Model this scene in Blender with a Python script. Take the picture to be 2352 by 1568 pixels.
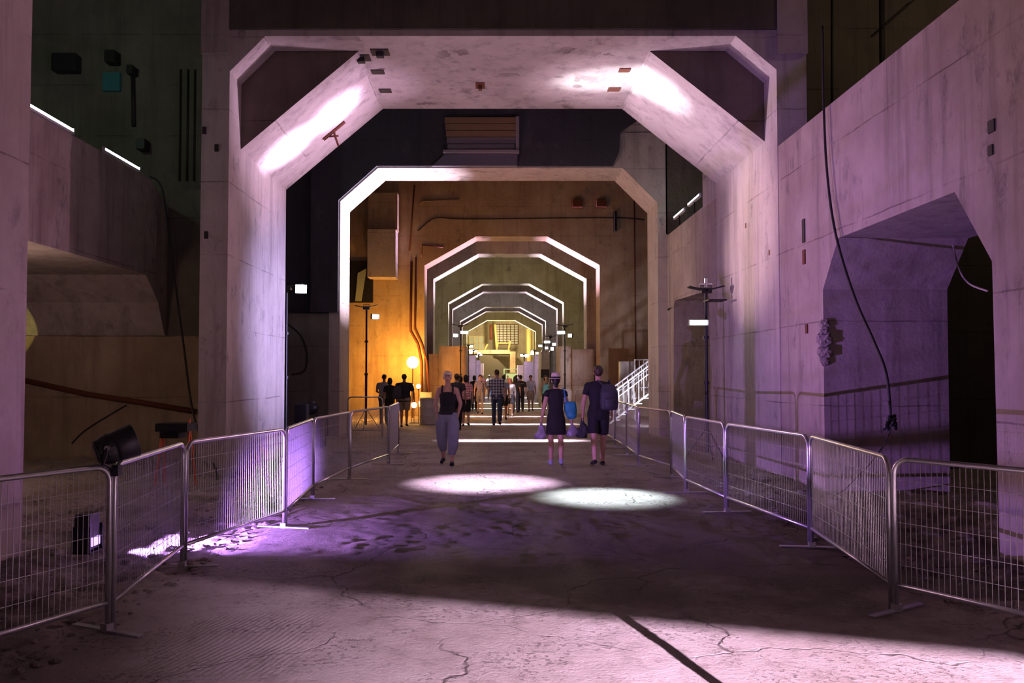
import bpy, bmesh, math, random
from mathutils import Vector, Matrix, noise
from mathutils.geometry import tessellate_polygon
random.seed(7)
PI = math.pi
for o in list(bpy.data.objects): bpy.data.objects.remove(o)
SC = bpy.context.scene
COL = SC.collection
R = math.radians

# ------------------------------------------------------------------ camera
EYE, FPX, TH = 1.65, 1900.0, R(2.0)
VX, VY = 1135.0, 861.0 - 1900 * math.tan(R(2.0))
cam_d = bpy.data.cameras.new('camera'); cam = bpy.data.objects.new('camera', cam_d); COL.objects.link(cam)
cam.location = (0, 0, EYE); cam.rotation_euler = (PI / 2 + TH, 0, 0)
cam_d.sensor_width = 36.0; cam_d.lens = 36.0 * FPX / 2352
cam_d.shift_x = (1176 - VX) / 2352; cam_d.shift_y = (VY - 784) / 2352
cam_d.clip_start = 0.05; cam_d.clip_end = 400
SC.camera = cam

# ------------------------------------------------------------------ world and colour
w = bpy.data.worlds.new('world'); SC.world = w; w.use_nodes = True
w.node_tree.nodes['Background'].inputs[0].default_value = (0.50, 0.30, 0.50, 1)
w.node_tree.nodes['Background'].inputs[1].default_value = 0.016
vs = SC.view_settings
SC.cycles.max_bounces = 5; SC.cycles.diffuse_bounces = 3; SC.cycles.glossy_bounces = 2; SC.cycles.transmission_bounces = 2
vs.view_transform = 'Standard'; vs.look = 'None'; vs.gamma = 1; vs.use_curve_mapping = False; vs.exposure = 0.0

# ------------------------------------------------------------------ lights of the hall, some added as fill
def aim(o, tgt):
    o.rotation_euler = (Vector(tgt) - o.location).to_track_quat('-Z', 'Y').to_euler()
def spot(name, loc, tgt, col, power, size, blend=0.5, rad=0.08):
    l = bpy.data.lights.new(name, 'SPOT'); l.energy = power; l.color = col
    l.spot_size = R(size); l.spot_blend = blend; l.shadow_soft_size = rad
    o = bpy.data.objects.new(name, l); COL.objects.link(o); o.location = loc; aim(o, tgt); return o
def point(name, loc, col, power, rad=0.1):
    l = bpy.data.lights.new(name, 'POINT'); l.energy = power; l.color = col; l.shadow_soft_size = rad
    o = bpy.data.objects.new(name, l); COL.objects.link(o); o.location = loc; return o
PINK = (1.0, 0.55, 0.80); PURP = (0.52, 0.24, 1.0); VIO = (0.78, 0.50, 1.0); WHT = (0.86, 0.86, 1.0)
ORG = (1.0, 0.42, 0.06); YEL = (1.0, 0.74, 0.30)
spot('spot_foreground', (2.9, -2.2, 4.0), (3.3, 3.4, 0), (1.0, 0.68, 0.98), 22000, 74, 1.0, 0.006)
spot('fill_wash_rear', (-0.5, -2.0, 4.6), (0.0, 14, 5.2), (1.0, 0.66, 0.48), 70, 75, 0.8, 0.25)  # added warm fill from behind the camera, no fixture there
spot('fill_people', (0.6, -2.0, 4.4), (0.2, 15.6, 1.1), (1.0, 0.50, 0.80), 620, 20, 1.0, 0.1)  # added spot behind the camera that brightens the people
spot('spot_stand_left', (-4.15, 17.7, 3.45), (4.7, 9.6, 4.5), (1.0, 0.50, 0.66), 2000, 58, 1.0, 0.10)
spot('spot_stand_right', (4.1, 16.2, 2.9), (-5.2, 9.0, 3.9), (1.0, 0.48, 0.72), 1150, 62, 1.0, 0.10)
spot('spot_floor_purple', (-3.62, 7.85, 0.10), (-0.16, 9.85, 0.26), PURP, 2900, 86, 1.0, 0.015)
spot('spot_haunch_left', (3.9, 16.4, 3.1), (-3.75, 15.7, 5.95), (0.84, 0.66, 1.0), 17000, 10, 1.0, 0.06)
spot('spot_haunch_left_upper', (3.9, 16.5, 3.1), (-3.0, 15.8, 6.7), (0.95, 0.66, 1.0), 13000, 11, 1.0, 0.06)
spot('spot_haunch_left_wide', (3.9, 16.5, 3.1), (-3.3, 15.9, 6.2), (0.95, 0.62, 0.95), 4200, 34, 1.0, 0.06)
spot('spot_haunch_right', (-4.0, 16.9, 3.5), (2.3, 15.7, 7.3), (0.92, 0.90, 1.0), 9000, 13, 1.0, 0.06)
spot('spot_haunch_right_side', (-4.0, 16.9, 3.5), (3.1, 15.4, 7.0), (0.92, 0.86, 1.0), 9000, 11, 1.0, 0.06)
spot('spot_haunch_right_wide', (-4.0, 16.9, 3.5), (3.2, 15.6, 6.8), (1.0, 0.70, 0.92), 3600, 34, 1.0, 0.06)
spot('spot_streak', (-4.1, 17.4, 3.4), (4.7, 15.3, 4.2), (1.0, 0.66, 0.74), 4200, 24, 1.0, 0.06)
spot('spot_portal_wash', (0.2, 15.7, 1.2), (0.2, 15.7, 7.0), (1.0, 0.58, 0.76), 430, 130, 1.0, 0.3)
spot('spot_pillar_left', (3.9, 16.9, 2.6), (-4.4, 17.0, 2.6), (0.60, 0.50, 1.0), 6000, 40, 1.0, 0.1)
spot('spot_pool_pink', (0.2, 13.6, 7.1), (-0.15, 12.75, 0), (0.90, 0.66, 1.0), 15000, 21, 1.0, 0.1)
spot('spot_pool_white', (1.2, 13.6, 7.1), (1.5, 11.25, 0), (0.74, 0.92, 1.0), 15000, 16, 1.0, 0.1)
spot('spot_portal2', (4.1, 23.1, 2.6), (-4.2, 23.3, 6.3), (1.0, 0.80, 1.0), 20000, 44, 0.8, 0.03)
spot('spot_portal2_warm', (-2.6, 19.0, 2.6), (4.7, 22.6, 4.2), (1.0, 0.70, 0.50), 900, 70, 1.0, 0.2)
spot('block_light', (2.2, 33.6, 3.3), (3.1, 35.9, 1.6), WHT, 90, 60, 1.0, 0.1)
for yb in (50.2, 67.8, 86.2):
    spot('block_spot', (0.8, yb, 3.4), (-1.5, yb + 2.6, 1.6), VIO, 420, 60, 1.0, 0.1); spot('block_spot', (0.8, yb, 3.4), (2.9, yb + 2.6, 1.6), VIO, 420, 60, 1.0, 0.1)
spot('spot_portal2_low', (-1.0, 21.0, 2.6), (1.5, 23.3, 7.3), (1.0, 0.45, 0.40), 330, 80, 1.0, 0.1)
spot('spot_stairs', (4.95, 25.2, 0.5), (4.7, 28, 1.0), (0.85, 0.80, 1.0), 900, 80, 1.0, 0.1)
point('orange_bulb_light', (-3.35, 32.3, 2.2), (1.0, 0.36, 0.03), 400, 0.12)
spot('orange_block_light', (-1.9, 32.4, 0.5), (-1.9, 35.2, 2.0), (1.0, 0.34, 0.05), 260, 80, 1.0, 0.1)
point('orange_fill_light', (-4.2, 30.4, 0.9), ORG, 170, 0.1)
spot('orange_wall_light', (-5.0, 29.6, 0.8), (-5.0, 33.5, 2.6), (1.0, 0.34, 0.03), 300, 80, 1.0, 0.1)
point('bay_light_brown', (2.0, 29.0, 5.6), (1.0, 0.40, 0.26), 75, 0.4)
point('bay_light_green', (0.6, 45.0, 4.6), (1.0, 0.80, 0.38), 400, 0.4)
point('bay_light_violet', (0.6, 62.0, 4.8), (0.88, 0.74, 0.90), 520, 0.4)
point('bay_light_yellow', (0.6, 79.5, 4.6), (1.0, 0.78, 0.32), 500, 0.4)
point('end_light_yellow', (0.6, 91.5, 6.4), (1.0, 0.74, 0.36), 6000, 0.4)
spot('bay_green_left', (-9.5, 12.0, 8.5), (-9, 19, 7.5), (0.80, 1.0, 0.70), 140, 110, 1.0, 0.3)
spot('yellow_shaft', (-10.3, 11.0, 1.6), (-10.1, 16.8, 2.7), (1.0, 0.86, 0.22), 420, 17, 0.1, 0.02)
point('left_room_light', (-7.6, 12.0, 2.4), (1.0, 0.66, 0.50), 55, 0.3)
point('right_upper_fill', (8.5, 12.0, 9.0), (1.0, 0.70, 0.5), 110, 0.3)  # added fill for the upper right rear wall, no fixture there
# rings further along the hall: (depth of the ring, left power, right power)
for yr, a, b, c in ((33.5, 2600, 4300, (0.95, 0.62, 1.0)), (38.3, 3000, 3800, (0.92, 0.80, 1.0)), (50.8, 3000, 3800, (0.92, 0.84, 1.0)),
                 (55.8, 2600, 3000, (0.92, 0.80, 1.0)), (68.3, 2800, 3400, (0.95, 0.85, 1.0)), (73.1, 2400, 2400, (0.95, 0.85, 1.0)), (85.0, 3200, 3200, (1.0, 0.9, 0.85))):
    spot('ring_spot', (3.4, yr + 0.55, 2.9), (-2.0, yr + 0.62, 6.6), c, a * 3.0, 36, 1.0, 0.05)
    spot('ring_spot', (-1.9, yr + 0.55, 2.9), (3.5, yr + 0.62, 6.6), c, b * 3.0, 36, 1.0, 0.05)
def strip(loc, w_, col, power, spread=9):
    l = bpy.data.lights.new('soffit_strip', 'AREA'); l.shape = 'RECTANGLE'; l.size = w_; l.size_y = 0.06; l.energy = power; l.color = col; l.spread = R(spread)
    o = bpy.data.objects.new('soffit_strip', l); COL.objects.link(o); o.location = loc; return o
for yp, p, c, wd_ in ((20.95, 60, (1.0, 0.80, 0.97), 3.2), (27.9, 85, (0.95, 0.80, 0.97), 4.4), (33.1, 80, (0.92, 0.74, 1.0), 4.6), (41.0, 110, WHT, 5), (48.5, 110, WHT, 5), (60, 140, WHT, 5)):
    strip((0.5, yp, 7.1), wd_, c, p)

# ------------------------------------------------------------------ pixel helpers (only to read positions off the photograph)
def _ray(px, py):
    u = (px - VX) / FPX; v = -(py - VY) / FPX
    return Vector((u, math.cos(TH) - v * math.sin(TH), math.sin(TH) + v * math.cos(TH)))
def W(px, py, x=None, y=None, z=None):
    d = _ray(px, py)
    t = x / d.x if x is not None else y / d.y if y is not None else (z - EYE) / d.z
    return Vector((d.x * t, d.y * t, EYE + d.z * t))
def G(px, py): return W(px, py, z=0.0)

# ------------------------------------------------------------------ materials
def _nt(name):
    m = bpy.data.materials.new(name); m.use_nodes = True
    return m, m.node_tree, m.node_tree.nodes['Principled BSDF']
def mat(name, col, rough=0.6, metal=0.0, emit=None, es=0.0, alpha=None):
    m, nt, b = _nt(name)
    b.inputs['Base Color'].default_value = (*col, 1); b.inputs['Roughness'].default_value = rough; b.inputs['Metallic'].default_value = metal
    if emit: b.inputs['Emission Color'].default_value = (*emit, 1); b.inputs['Emission Strength'].default_value = es
    n = nt.nodes.new('ShaderNodeTexNoise'); n.inputs['Scale'].default_value = 18
    tc = nt.nodes.new('ShaderNodeTexCoord'); nt.links.new(tc.outputs['Object'], n.inputs['Vector'])
    if not emit:
        mx = nt.nodes.new('ShaderNodeMix'); mx.data_type = 'RGBA'; mx.inputs['B'].default_value = (*[c * 0.72 for c in col], 1); mx.inputs['A'].default_value = (*col, 1)
        nt.links.new(n.outputs['Fac'], mx.inputs['Factor']); nt.links.new(mx.outputs['Result'], b.inputs['Base Color'])
    return m
def math_n(nt, op, a, b=None, c=None):
    n = nt.nodes.new('ShaderNodeMath'); n.operation = op
    for i, v in enumerate((a, b, c)):
        if v is None: continue
        if isinstance(v, (int, float)): n.inputs[i].default_value = v
        else: nt.links.new(v, n.inputs[i])
    return n.outputs[0]
def concrete(name, base, dark, stain=0.5, joint=1.22, streak=0.6, bump=0.6, rough=0.88):
    m, nt, b = _nt(name); L = nt.links.new
    g = nt.nodes.new('ShaderNodeNewGeometry')
    def nz(scale, vec, detail=6, rg=0.6):
        n = nt.nodes.new('ShaderNodeTexNoise'); n.inputs['Scale'].default_value = scale; n.inputs['Detail'].default_value = detail
        n.inputs['Roughness'].default_value = rg; L(vec, n.inputs['Vector']); return n.outputs['Fac']
    def mp(s):
        n = nt.nodes.new('ShaderNodeMapping'); n.inputs['Scale'].default_value = s; L(g.outputs['Position'], n.inputs['Vector']); return n.outputs[0]
    def ramp(f, lo, hi):
        n = nt.nodes.new('ShaderNodeMapRange'); n.inputs['From Min'].default_value = lo; n.inputs['From Max'].default_value = hi; L(f, n.inputs['Value']); return n.outputs[0]
    def mix(fac, a, bb):
        n = nt.nodes.new('ShaderNodeMix'); n.data_type = 'RGBA'; L(fac, n.inputs['Factor'])
        for k, v in (('A', a), ('B', bb)):
            if isinstance(v, tuple): n.inputs[k].default_value = (*v, 1)
            else: L(v, n.inputs[k])
        return n.outputs['Result']
    patch = ramp(nz(0.55, g.outputs['Position']), 0.38, 0.68)
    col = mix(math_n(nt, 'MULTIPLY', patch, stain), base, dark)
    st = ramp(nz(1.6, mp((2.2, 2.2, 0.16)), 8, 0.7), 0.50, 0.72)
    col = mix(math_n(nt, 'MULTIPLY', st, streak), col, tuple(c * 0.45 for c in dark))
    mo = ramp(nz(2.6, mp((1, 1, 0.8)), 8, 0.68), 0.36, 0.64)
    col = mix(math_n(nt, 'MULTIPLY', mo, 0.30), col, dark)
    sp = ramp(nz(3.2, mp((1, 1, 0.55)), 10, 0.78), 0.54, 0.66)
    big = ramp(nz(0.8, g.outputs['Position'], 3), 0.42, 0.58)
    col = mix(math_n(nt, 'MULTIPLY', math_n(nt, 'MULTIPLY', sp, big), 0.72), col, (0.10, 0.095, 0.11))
    # formwork joints
    sx = nt.nodes.new('ShaderNodeSeparateXYZ'); L(g.outputs['Position'], sx.inputs[0])
    wob = math_n(nt, 'MULTIPLY', nz(1.5, g.outputs['Position'], 3), 0.05)
    zz = math_n(nt, 'FRACT', math_n(nt, 'DIVIDE', math_n(nt, 'ADD', sx.outputs['Z'], wob), joint))
    ln = math_n(nt, 'LESS_THAN', zz, 0.016)
    br = ramp(nz(1.1, g.outputs['Position'], 4), 0.42, 0.6)
    col = mix(math_n(nt, 'MULTIPLY', math_n(nt, 'MULTIPLY', ln, br), 0.7), col, tuple(c * 0.4 for c in dark))
    L(col, b.inputs['Base Color']); b.inputs['Roughness'].default_value = rough
    bp = nt.nodes.new('ShaderNodeBump'); bp.inputs['Strength'].default_value = bump; bp.inputs['Distance'].default_value = 0.03
    L(math_n(nt, 'SUBTRACT', nz(9, g.outputs['Position'], 9, 0.7), math_n(nt, 'MULTIPLY', ln, 0.5)), bp.inputs['Height']); L(bp.outputs[0], b.inputs['Normal'])
    return m
M = {}
M['conc'] = concrete('pale_concrete', (0.52, 0.47, 0.44), (0.30, 0.25, 0.24))
M['conc_rose'] = concrete('stained_concrete', (0.46, 0.40, 0.37), (0.25, 0.19, 0.18), 0.7, streak=0.7)
M['conc_dark'] = concrete('dark_concrete', (0.20, 0.18, 0.155), (0.10, 0.09, 0.08), 0.8)
M['conc_darker'] = concrete('darker_concrete', (0.115, 0.10, 0.075), (0.05, 0.045, 0.036), 0.8)  # darker, warmer grade of the dark concrete
M['conc_brown'] = concrete('brown_concrete', (0.42, 0.34, 0.24), (0.25, 0.17, 0.11), 0.9, streak=0.6)
M['conc_far'] = concrete('far_concrete', (0.40, 0.37, 0.29), (0.24, 0.21, 0.16), 0.8)
M['conc_shade'] = concrete('shaded_brown_concrete', (0.17, 0.13, 0.11), (0.08, 0.06, 0.05), 0.8)  # shade on the first portal's front put into a darker colour
M['dark_wall'] = concrete('near_black_wall', (0.055, 0.058, 0.075), (0.03, 0.03, 0.04), 0.7, joint=0.9, rough=0.6)  # near-black colour for the dark areas around the second portal
M['galv'] = mat('galvanised_steel', (0.62, 0.62, 0.64), 0.32, 0.85)
M['black'] = mat('black_metal', (0.018, 0.018, 0.022), 0.45, 0.3)
M['rubber'] = mat('black_cable', (0.02, 0.018, 0.02), 0.7)
M['lens'] = mat('lit_lens', (1, 1, 1), 0.5, 0, (0.88, 0.92, 1.0), 30)
M['tube'] = mat('lit_tube', (1, 1, 1), 0.5, 0, (0.84, 1.0, 0.96), 14)
M['bulb'] = mat('lit_bulb', (1, 1, 1), 0.5, 0, (1.0, 0.62, 0.16), 60)
M['bulbs'] = mat('small_lit_bulb', (1, 1, 1), 0.5, 0, (1.0, 0.72, 0.32), 25)
M['rust'] = mat('rusty_steel', (0.16, 0.05, 0.03), 0.8, 0.3)
M['white_paint'] = mat('white_painted_steel', (0.75, 0.75, 0.78), 0.45)
M['wood'] = mat('weathered_wood', (0.30, 0.19, 0.11), 0.8)
M['barrel'] = mat('steel_drum_grey', (0.55, 0.55, 0.55), 0.45, 0.25)
M['orange_paint'] = mat('orange_paint', (0.75, 0.14, 0.02), 0.5)
M['blue_paper'] = mat('faded_blue_board', (0.03, 0.20, 0.24), 0.7)
M['pipe'] = mat('painted_pipe', (0.30, 0.22, 0.15), 0.6, 0.2)
M['glass'] = mat('grimy_glass', (0.34, 0.42, 0.36), 0.35)
M['yellow_steel'] = mat('yellow_steel', (0.75, 0.55, 0.22), 0.6)
M['green_paint'] = mat('green_paint', (0.22, 0.34, 0.26), 0.6)
M['rock'] = concrete('broken_concrete', (0.34, 0.29, 0.27), (0.18, 0.14, 0.13), 0.8, joint=90)

def floor_mat(name):
    m, nt, b = _nt(name); L = nt.links.new
    g = nt.nodes.new('ShaderNodeNewGeometry'); P = g.outputs['Position']
    def nz(scale, vec=P, detail=8, rg=0.62):
        n = nt.nodes.new('ShaderNodeTexNoise'); n.inputs['Scale'].default_value = scale; n.inputs['Detail'].default_value = detail
        n.inputs['Roughness'].default_value = rg; L(vec, n.inputs['Vector']); return n.outputs['Fac']
    def ramp(f, lo, hi, a=0, c=1):
        n = nt.nodes.new('ShaderNodeMapRange'); n.inputs['From Min'].default_value = lo; n.inputs['From Max'].default_value = hi
        n.inputs['To Min'].default_value = a; n.inputs['To Max'].default_value = c; L(f, n.inputs['Value']); return n.outputs[0]
    def mix(fac, a, bb):
        n = nt.nodes.new('ShaderNodeMix'); n.data_type = 'RGBA'; L(fac, n.inputs['Factor'])
        for k, v in (('A', a), ('B', bb)):
            if isinstance(v, tuple): n.inputs[k].default_value = (*v, 1)
            else: L(v, n.inputs[k])
        return n.outputs['Result']
    sx = nt.nodes.new('ShaderNodeSeparateXYZ'); L(P, sx.inputs[0])
    col = mix(ramp(nz(0.7), 0.35, 0.7), (0.46, 0.41, 0.38), (0.28, 0.23, 0.20))
    col = mix(math_n(nt, 'MULTIPLY', ramp(nz(5.5, detail=12, rg=0.75), 0.52, 0.70), 0.6), col, (0.10, 0.075, 0.06))
    # darker brown band with uneven edges across the middle of the floor
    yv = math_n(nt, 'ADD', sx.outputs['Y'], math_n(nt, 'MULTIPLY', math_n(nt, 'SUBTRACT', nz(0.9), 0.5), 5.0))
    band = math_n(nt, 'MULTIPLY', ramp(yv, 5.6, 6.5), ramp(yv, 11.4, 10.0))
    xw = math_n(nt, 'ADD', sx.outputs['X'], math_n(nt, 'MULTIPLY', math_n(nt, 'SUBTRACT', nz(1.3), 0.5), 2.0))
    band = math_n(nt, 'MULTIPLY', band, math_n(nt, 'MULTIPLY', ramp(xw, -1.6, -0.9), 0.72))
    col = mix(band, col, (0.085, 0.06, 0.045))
    # trowel grooves near the left foreground
    gro = math_n(nt, 'SINE', math_n(nt, 'MULTIPLY', math_n(nt, 'ADD', math_n(nt, 'ADD', sx.outputs['X'], math_n(nt, 'MULTIPLY', sx.outputs['Y'], -0.28)), math_n(nt, 'MULTIPLY', nz(0.8), 0.18)), 150.0))
    reg = math_n(nt, 'MULTIPLY', math_n(nt, 'MULTIPLY', ramp(sx.outputs['X'], -2.2, -1.9), ramp(sx.outputs['X'], -1.0, -1.25)), math_n(nt, 'MULTIPLY', ramp(sx.outputs['Y'], 4.5, 4.7), ramp(sx.outputs['Y'], 5.9, 5.6)))
    vd = nt.nodes.new('ShaderNodeVectorMath'); vd.operation = 'ADD'; nn = nt.nodes.new('ShaderNodeTexNoise'); nn.inputs['Scale'].default_value = 0.9; nn.inputs['Detail'].default_value = 5; L(P, nn.inputs['Vector'])
    L(P, vd.inputs[0]); L(nn.outputs['Color'], vd.inputs[1])
    vo = nt.nodes.new('ShaderNodeTexVoronoi'); vo.feature = 'DISTANCE_TO_EDGE'; vo.inputs['Scale'].default_value = 0.5; L(vd.outputs[0], vo.inputs['Vector'])
    crack = ramp(vo.outputs['Distance'], 0.006, 0.0)
    crack = math_n(nt, 'MULTIPLY', crack, ramp(nz(0.8), 0.40, 0.55))
    col = mix(math_n(nt, 'MULTIPLY', crack, 0.75), col, (0.05, 0.035, 0.03))
    pits = math_n(nt, 'MULTIPLY', ramp(nz(24, detail=6, rg=0.65), 0.55, 0.63), ramp(nz(1.6, detail=4), 0.47, 0.60))
    col = mix(math_n(nt, 'MULTIPLY', pits, 0.6), col, (0.09, 0.06, 0.05))
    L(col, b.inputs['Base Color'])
    L(ramp(nz(1.1), 0.3, 0.7, 0.62, 0.92), b.inputs['Roughness'])
    bp = nt.nodes.new('ShaderNodeBump'); bp.inputs['Strength'].default_value = 1.0; bp.inputs['Distance'].default_value = 0.03
    h = math_n(nt, 'SUBTRACT', nz(14, detail=12, rg=0.75), math_n(nt, 'ADD', crack, pits))
    h = math_n(nt, 'ADD', math_n(nt, 'ADD', h, math_n(nt, 'MULTIPLY', nz(45, detail=4), 0.5)), math_n(nt, 'MULTIPLY', math_n(nt, 'MULTIPLY', gro, reg), 0.16))
    L(h, bp.inputs['Height']); L(bp.outputs[0], b.inputs['Normal'])
    return m
M['floor'] = floor_mat('worn_concrete_floor')

# ------------------------------------------------------------------ object helpers
def obj(name, bm, m, parent=None, smooth=False, loc=None):
    me = bpy.data.meshes.new(name)
    if isinstance(bm, bmesh.types.BMesh): bm.normal_update(); bm.to_mesh(me); bm.free()
    else: me = bm; me.name = name
    if m: me.materials.append(m)
    if smooth:
        for p in me.polygons: p.use_smooth = True
    o = bpy.data.objects.new(name, me); COL.objects.link(o)
    if parent: o.parent = parent
    if loc is not None: o.location = loc
    return o
def tag(o, label, cat, group=None):
    o['label'] = label; o['category'] = cat
    if group: o['group'] = group
    return o
def thing(name, label, cat, loc=(0, 0, 0), rz=0, group=None):
    o = bpy.data.objects.new(name, None); COL.objects.link(o); o.empty_display_size = 0.1
    o.location = loc; o.rotation_euler = (0, 0, rz); return tag(o, label, cat, group)
def struct(name, bm, m, smooth=False):
    o = obj(name, bm, m, None, smooth); o['kind'] = 'structure'; return o
def NB(): return bmesh.new()
def box(bm, lo, hi, rot=None, org=None):
    c = [(lo[i] + hi[i]) / 2 for i in range(3)]; s = [abs(hi[i] - lo[i]) for i in range(3)]
    mt = Matrix.Translation(c) @ Matrix.Diagonal((*s, 1))
    if rot is not None: mt = Matrix.Translation(org or (0, 0, 0)) @ rot.to_4x4() @ mt
    return bmesh.ops.create_cube(bm, size=1, matrix=mt)['verts']
def tube(bm, pts, r, seg=8, closed=False, cap=True):
    pts = [Vector(p) for p in pts]; n = len(pts); rings = []
    rr = r if isinstance(r, (list, tuple)) else [r] * n
    up = None
    for i in range(n):
        a = pts[i - 1] if (i > 0 or closed) else pts[i]; b = pts[(i + 1) % n] if (i < n - 1 or closed) else pts[i]
        t = (b - a).normalized()
        if up is None:
            up = t.orthogonal().normalized()
        up = (up - t * up.dot(t))
        up = up.normalized() if up.length > 1e-6 else t.orthogonal().normalized()
        sd = t.cross(up)
        rings.append([bm.verts.new(pts[i] + (up * math.cos(k * 2 * PI / seg) + sd * math.sin(k * 2 * PI / seg)) * rr[i]) for k in range(seg)])
    for i in range(n if closed else n - 1):
        A, B = rings[i], rings[(i + 1) % n]
        for k in range(seg): bm.faces.new((A[k], A[(k + 1) % seg], B[(k + 1) % seg], B[k]))
    if cap and not closed:
        bm.faces.new(rings[0][::-1]); bm.faces.new(rings[-1])
def cyl(bm, p0, p1, r0, r1=None, seg=16): tube(bm, [p0, p1], [r0, r0 if r1 is None else r1], seg)
def prism(bm, poly, axis, a0, a1):
    """extrude a simple polygon. axis 'y': poly=(x,z); axis 'x': poly=(y,z)"""
    def P(p, a): return Vector((p[0], a, p[1])) if axis == 'y' else Vector((a, p[0], p[1]))
    v0 = [bm.verts.new(P(p, a0)) for p in poly]; v1 = [bm.verts.new(P(p, a1)) for p in poly]
    n = len(poly)
    for i in range(n): bm.faces.new((v0[i], v0[(i + 1) % n], v1[(i + 1) % n], v1[i]))
    for t in tessellate_polygon([[Vector((p[0], p[1], 0)) for p in poly]]):
        try: bm.faces.new([v0[k] for k in t]); bm.faces.new([v1[k] for k in t])
        except ValueError: pass
    bmesh.ops.recalc_face_normals(bm, faces=bm.faces)
def ell(bm, c, r, rot=None, sub=2):
    mt = Matrix.Translation(c)
    if rot is not None: mt = mt @ rot.to_4x4()
    bmesh.ops.create_icosphere(bm, subdivisions=sub, radius=1, matrix=mt @ Matrix.Diagonal((*r, 1)))
def caps(bm, p0, p1, r0, r1):
    ell(bm, p0, (r0,) * 3); ell(bm, p1, (r1,) * 3)
    if (Vector(p1) - Vector(p0)).length > 1e-4: tube(bm, [p0, p1], [r0, r1], 14)
def loft(bm, secs, seg=22):
    """secs: (z, cx, cy, rx, ry), closed at both ends"""
    rings = [[bm.verts.new((cx + rx * math.cos(k * 2 * PI / seg), cy + ry * math.sin(k * 2 * PI / seg), z)) for k in range(seg)] for z, cx, cy, rx, ry in secs]
    for A, B in zip(rings, rings[1:]):
        for k in range(seg): bm.faces.new((A[k], A[(k + 1) % seg], B[(k + 1) % seg], B[k]))
    bm.faces.new(rings[0][::-1]); bm.faces.new(rings[-1])
def voxel(bm, vx, smooth=3):
    bmesh.ops.recalc_face_normals(bm, faces=bm.faces)
    me = bpy.data.meshes.new('tmp'); bm.to_mesh(me); bm.free()
    o = bpy.data.objects.new('tmp', me); COL.objects.link(o)
    r = o.modifiers.new('r', 'REMESH'); r.mode = 'VOXEL'; r.voxel_size = vx; r.use_smooth_shade = True
    if smooth: s = o.modifiers.new('s', 'SMOOTH'); s.iterations = smooth; s.factor = 0.5
    dg = bpy.context.evaluated_depsgraph_get(); dg.update()
    out = bpy.data.meshes.new_from_object(o.evaluated_get(dg))
    bpy.data.objects.remove(o); bpy.data.meshes.remove(me)
    for p in out.polygons: p.use_smooth = True
    return out

# ================================================================== PEOPLE (built first)
SK = mat('skin_light', (0.62, 0.36, 0.27), 0.55); SK2 = mat('skin_tan', (0.36, 0.18, 0.11), 0.55)
CL = {n: mat('cloth_' + n, c, 0.85) for n, c in dict(black=(0.012, 0.012, 0.016), navy=(0.02, 0.025, 0.06), grey=(0.34, 0.33, 0.36), bluegrey=(0.27, 0.28, 0.40), khaki=(0.32, 0.25, 0.17), slate=(0.25, 0.25, 0.33),
      violet=(0.22, 0.21, 0.42), white=(0.75, 0.72, 0.72), lightblue=(0.40, 0.42, 0.58), denim=(0.05, 0.07, 0.14), teal=(0.20, 0.62, 0.60), rose=(0.75, 0.30, 0.30), brown=(0.12, 0.07, 0.05), darkgrey=(0.05, 0.05, 0.06), red=(0.55, 0.10, 0.10)).items()}
HR = {n: mat('hair_' + n, c, 0.5) for n, c in dict(black=(0.008, 0.006, 0.006), brown=(0.05, 0.028, 0.018), blond=(0.80, 0.68, 0.50), red=(0.36, 0.06, 0.02), grey=(0.3, 0.28, 0.26)).items()}
def pattern(name, kind, a, b):
    m, nt, bs = _nt(name); tc = nt.nodes.new('ShaderNodeTexCoord'); L = nt.links.new
    sx = nt.nodes.new('ShaderNodeSeparateXYZ'); L(tc.outputs['Object'], sx.inputs[0])
    mx = nt.nodes.new('ShaderNodeMix'); mx.data_type = 'RGBA'; mx.inputs['A'].default_value = (*a, 1); mx.inputs['B'].default_value = (*b, 1)
    def per(o, p, th): return math_n(nt, 'LESS_THAN', math_n(nt, 'FRACT', math_n(nt, 'DIVIDE', math_n(nt, 'ADD', o, 10.0), p)), th)
    if kind == 'stripe': f = per(sx.outputs['Z'], 0.085, 0.5)
    elif kind == 'plaid': f = math_n(nt, 'MULTIPLY', math_n(nt, 'ADD', per(sx.outputs['Z'], 0.09, 0.5), per(sx.outputs['X'], 0.09, 0.5)), 0.5)
    else:
        n = nt.nodes.new('ShaderNodeTexNoise'); n.inputs['Scale'].default_value = 22; L(tc.outputs['Object'], n.inputs['Vector'])
        f = math_n(nt, 'GREATER_THAN', n.outputs['Fac'], 0.55)
    L(f, mx.inputs['Factor']); L(mx.outputs['Result'], bs.inputs['Base Color']); bs.inputs['Roughness'].default_value = 0.85
    return m
CL['stripes'] = pattern('cloth_pink_stripes', 'stripe', (0.80, 0.22, 0.24), (0.80, 0.60, 0.60))
CL['plaid'] = pattern('cloth_plaid', 'plaid', (0.02, 0.02, 0.05), (0.62, 0.62, 0.72))
CL['print'] = pattern('cloth_printed', 'noise', (0.16, 0.15, 0.34), (0.34, 0.34, 0.56))

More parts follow.
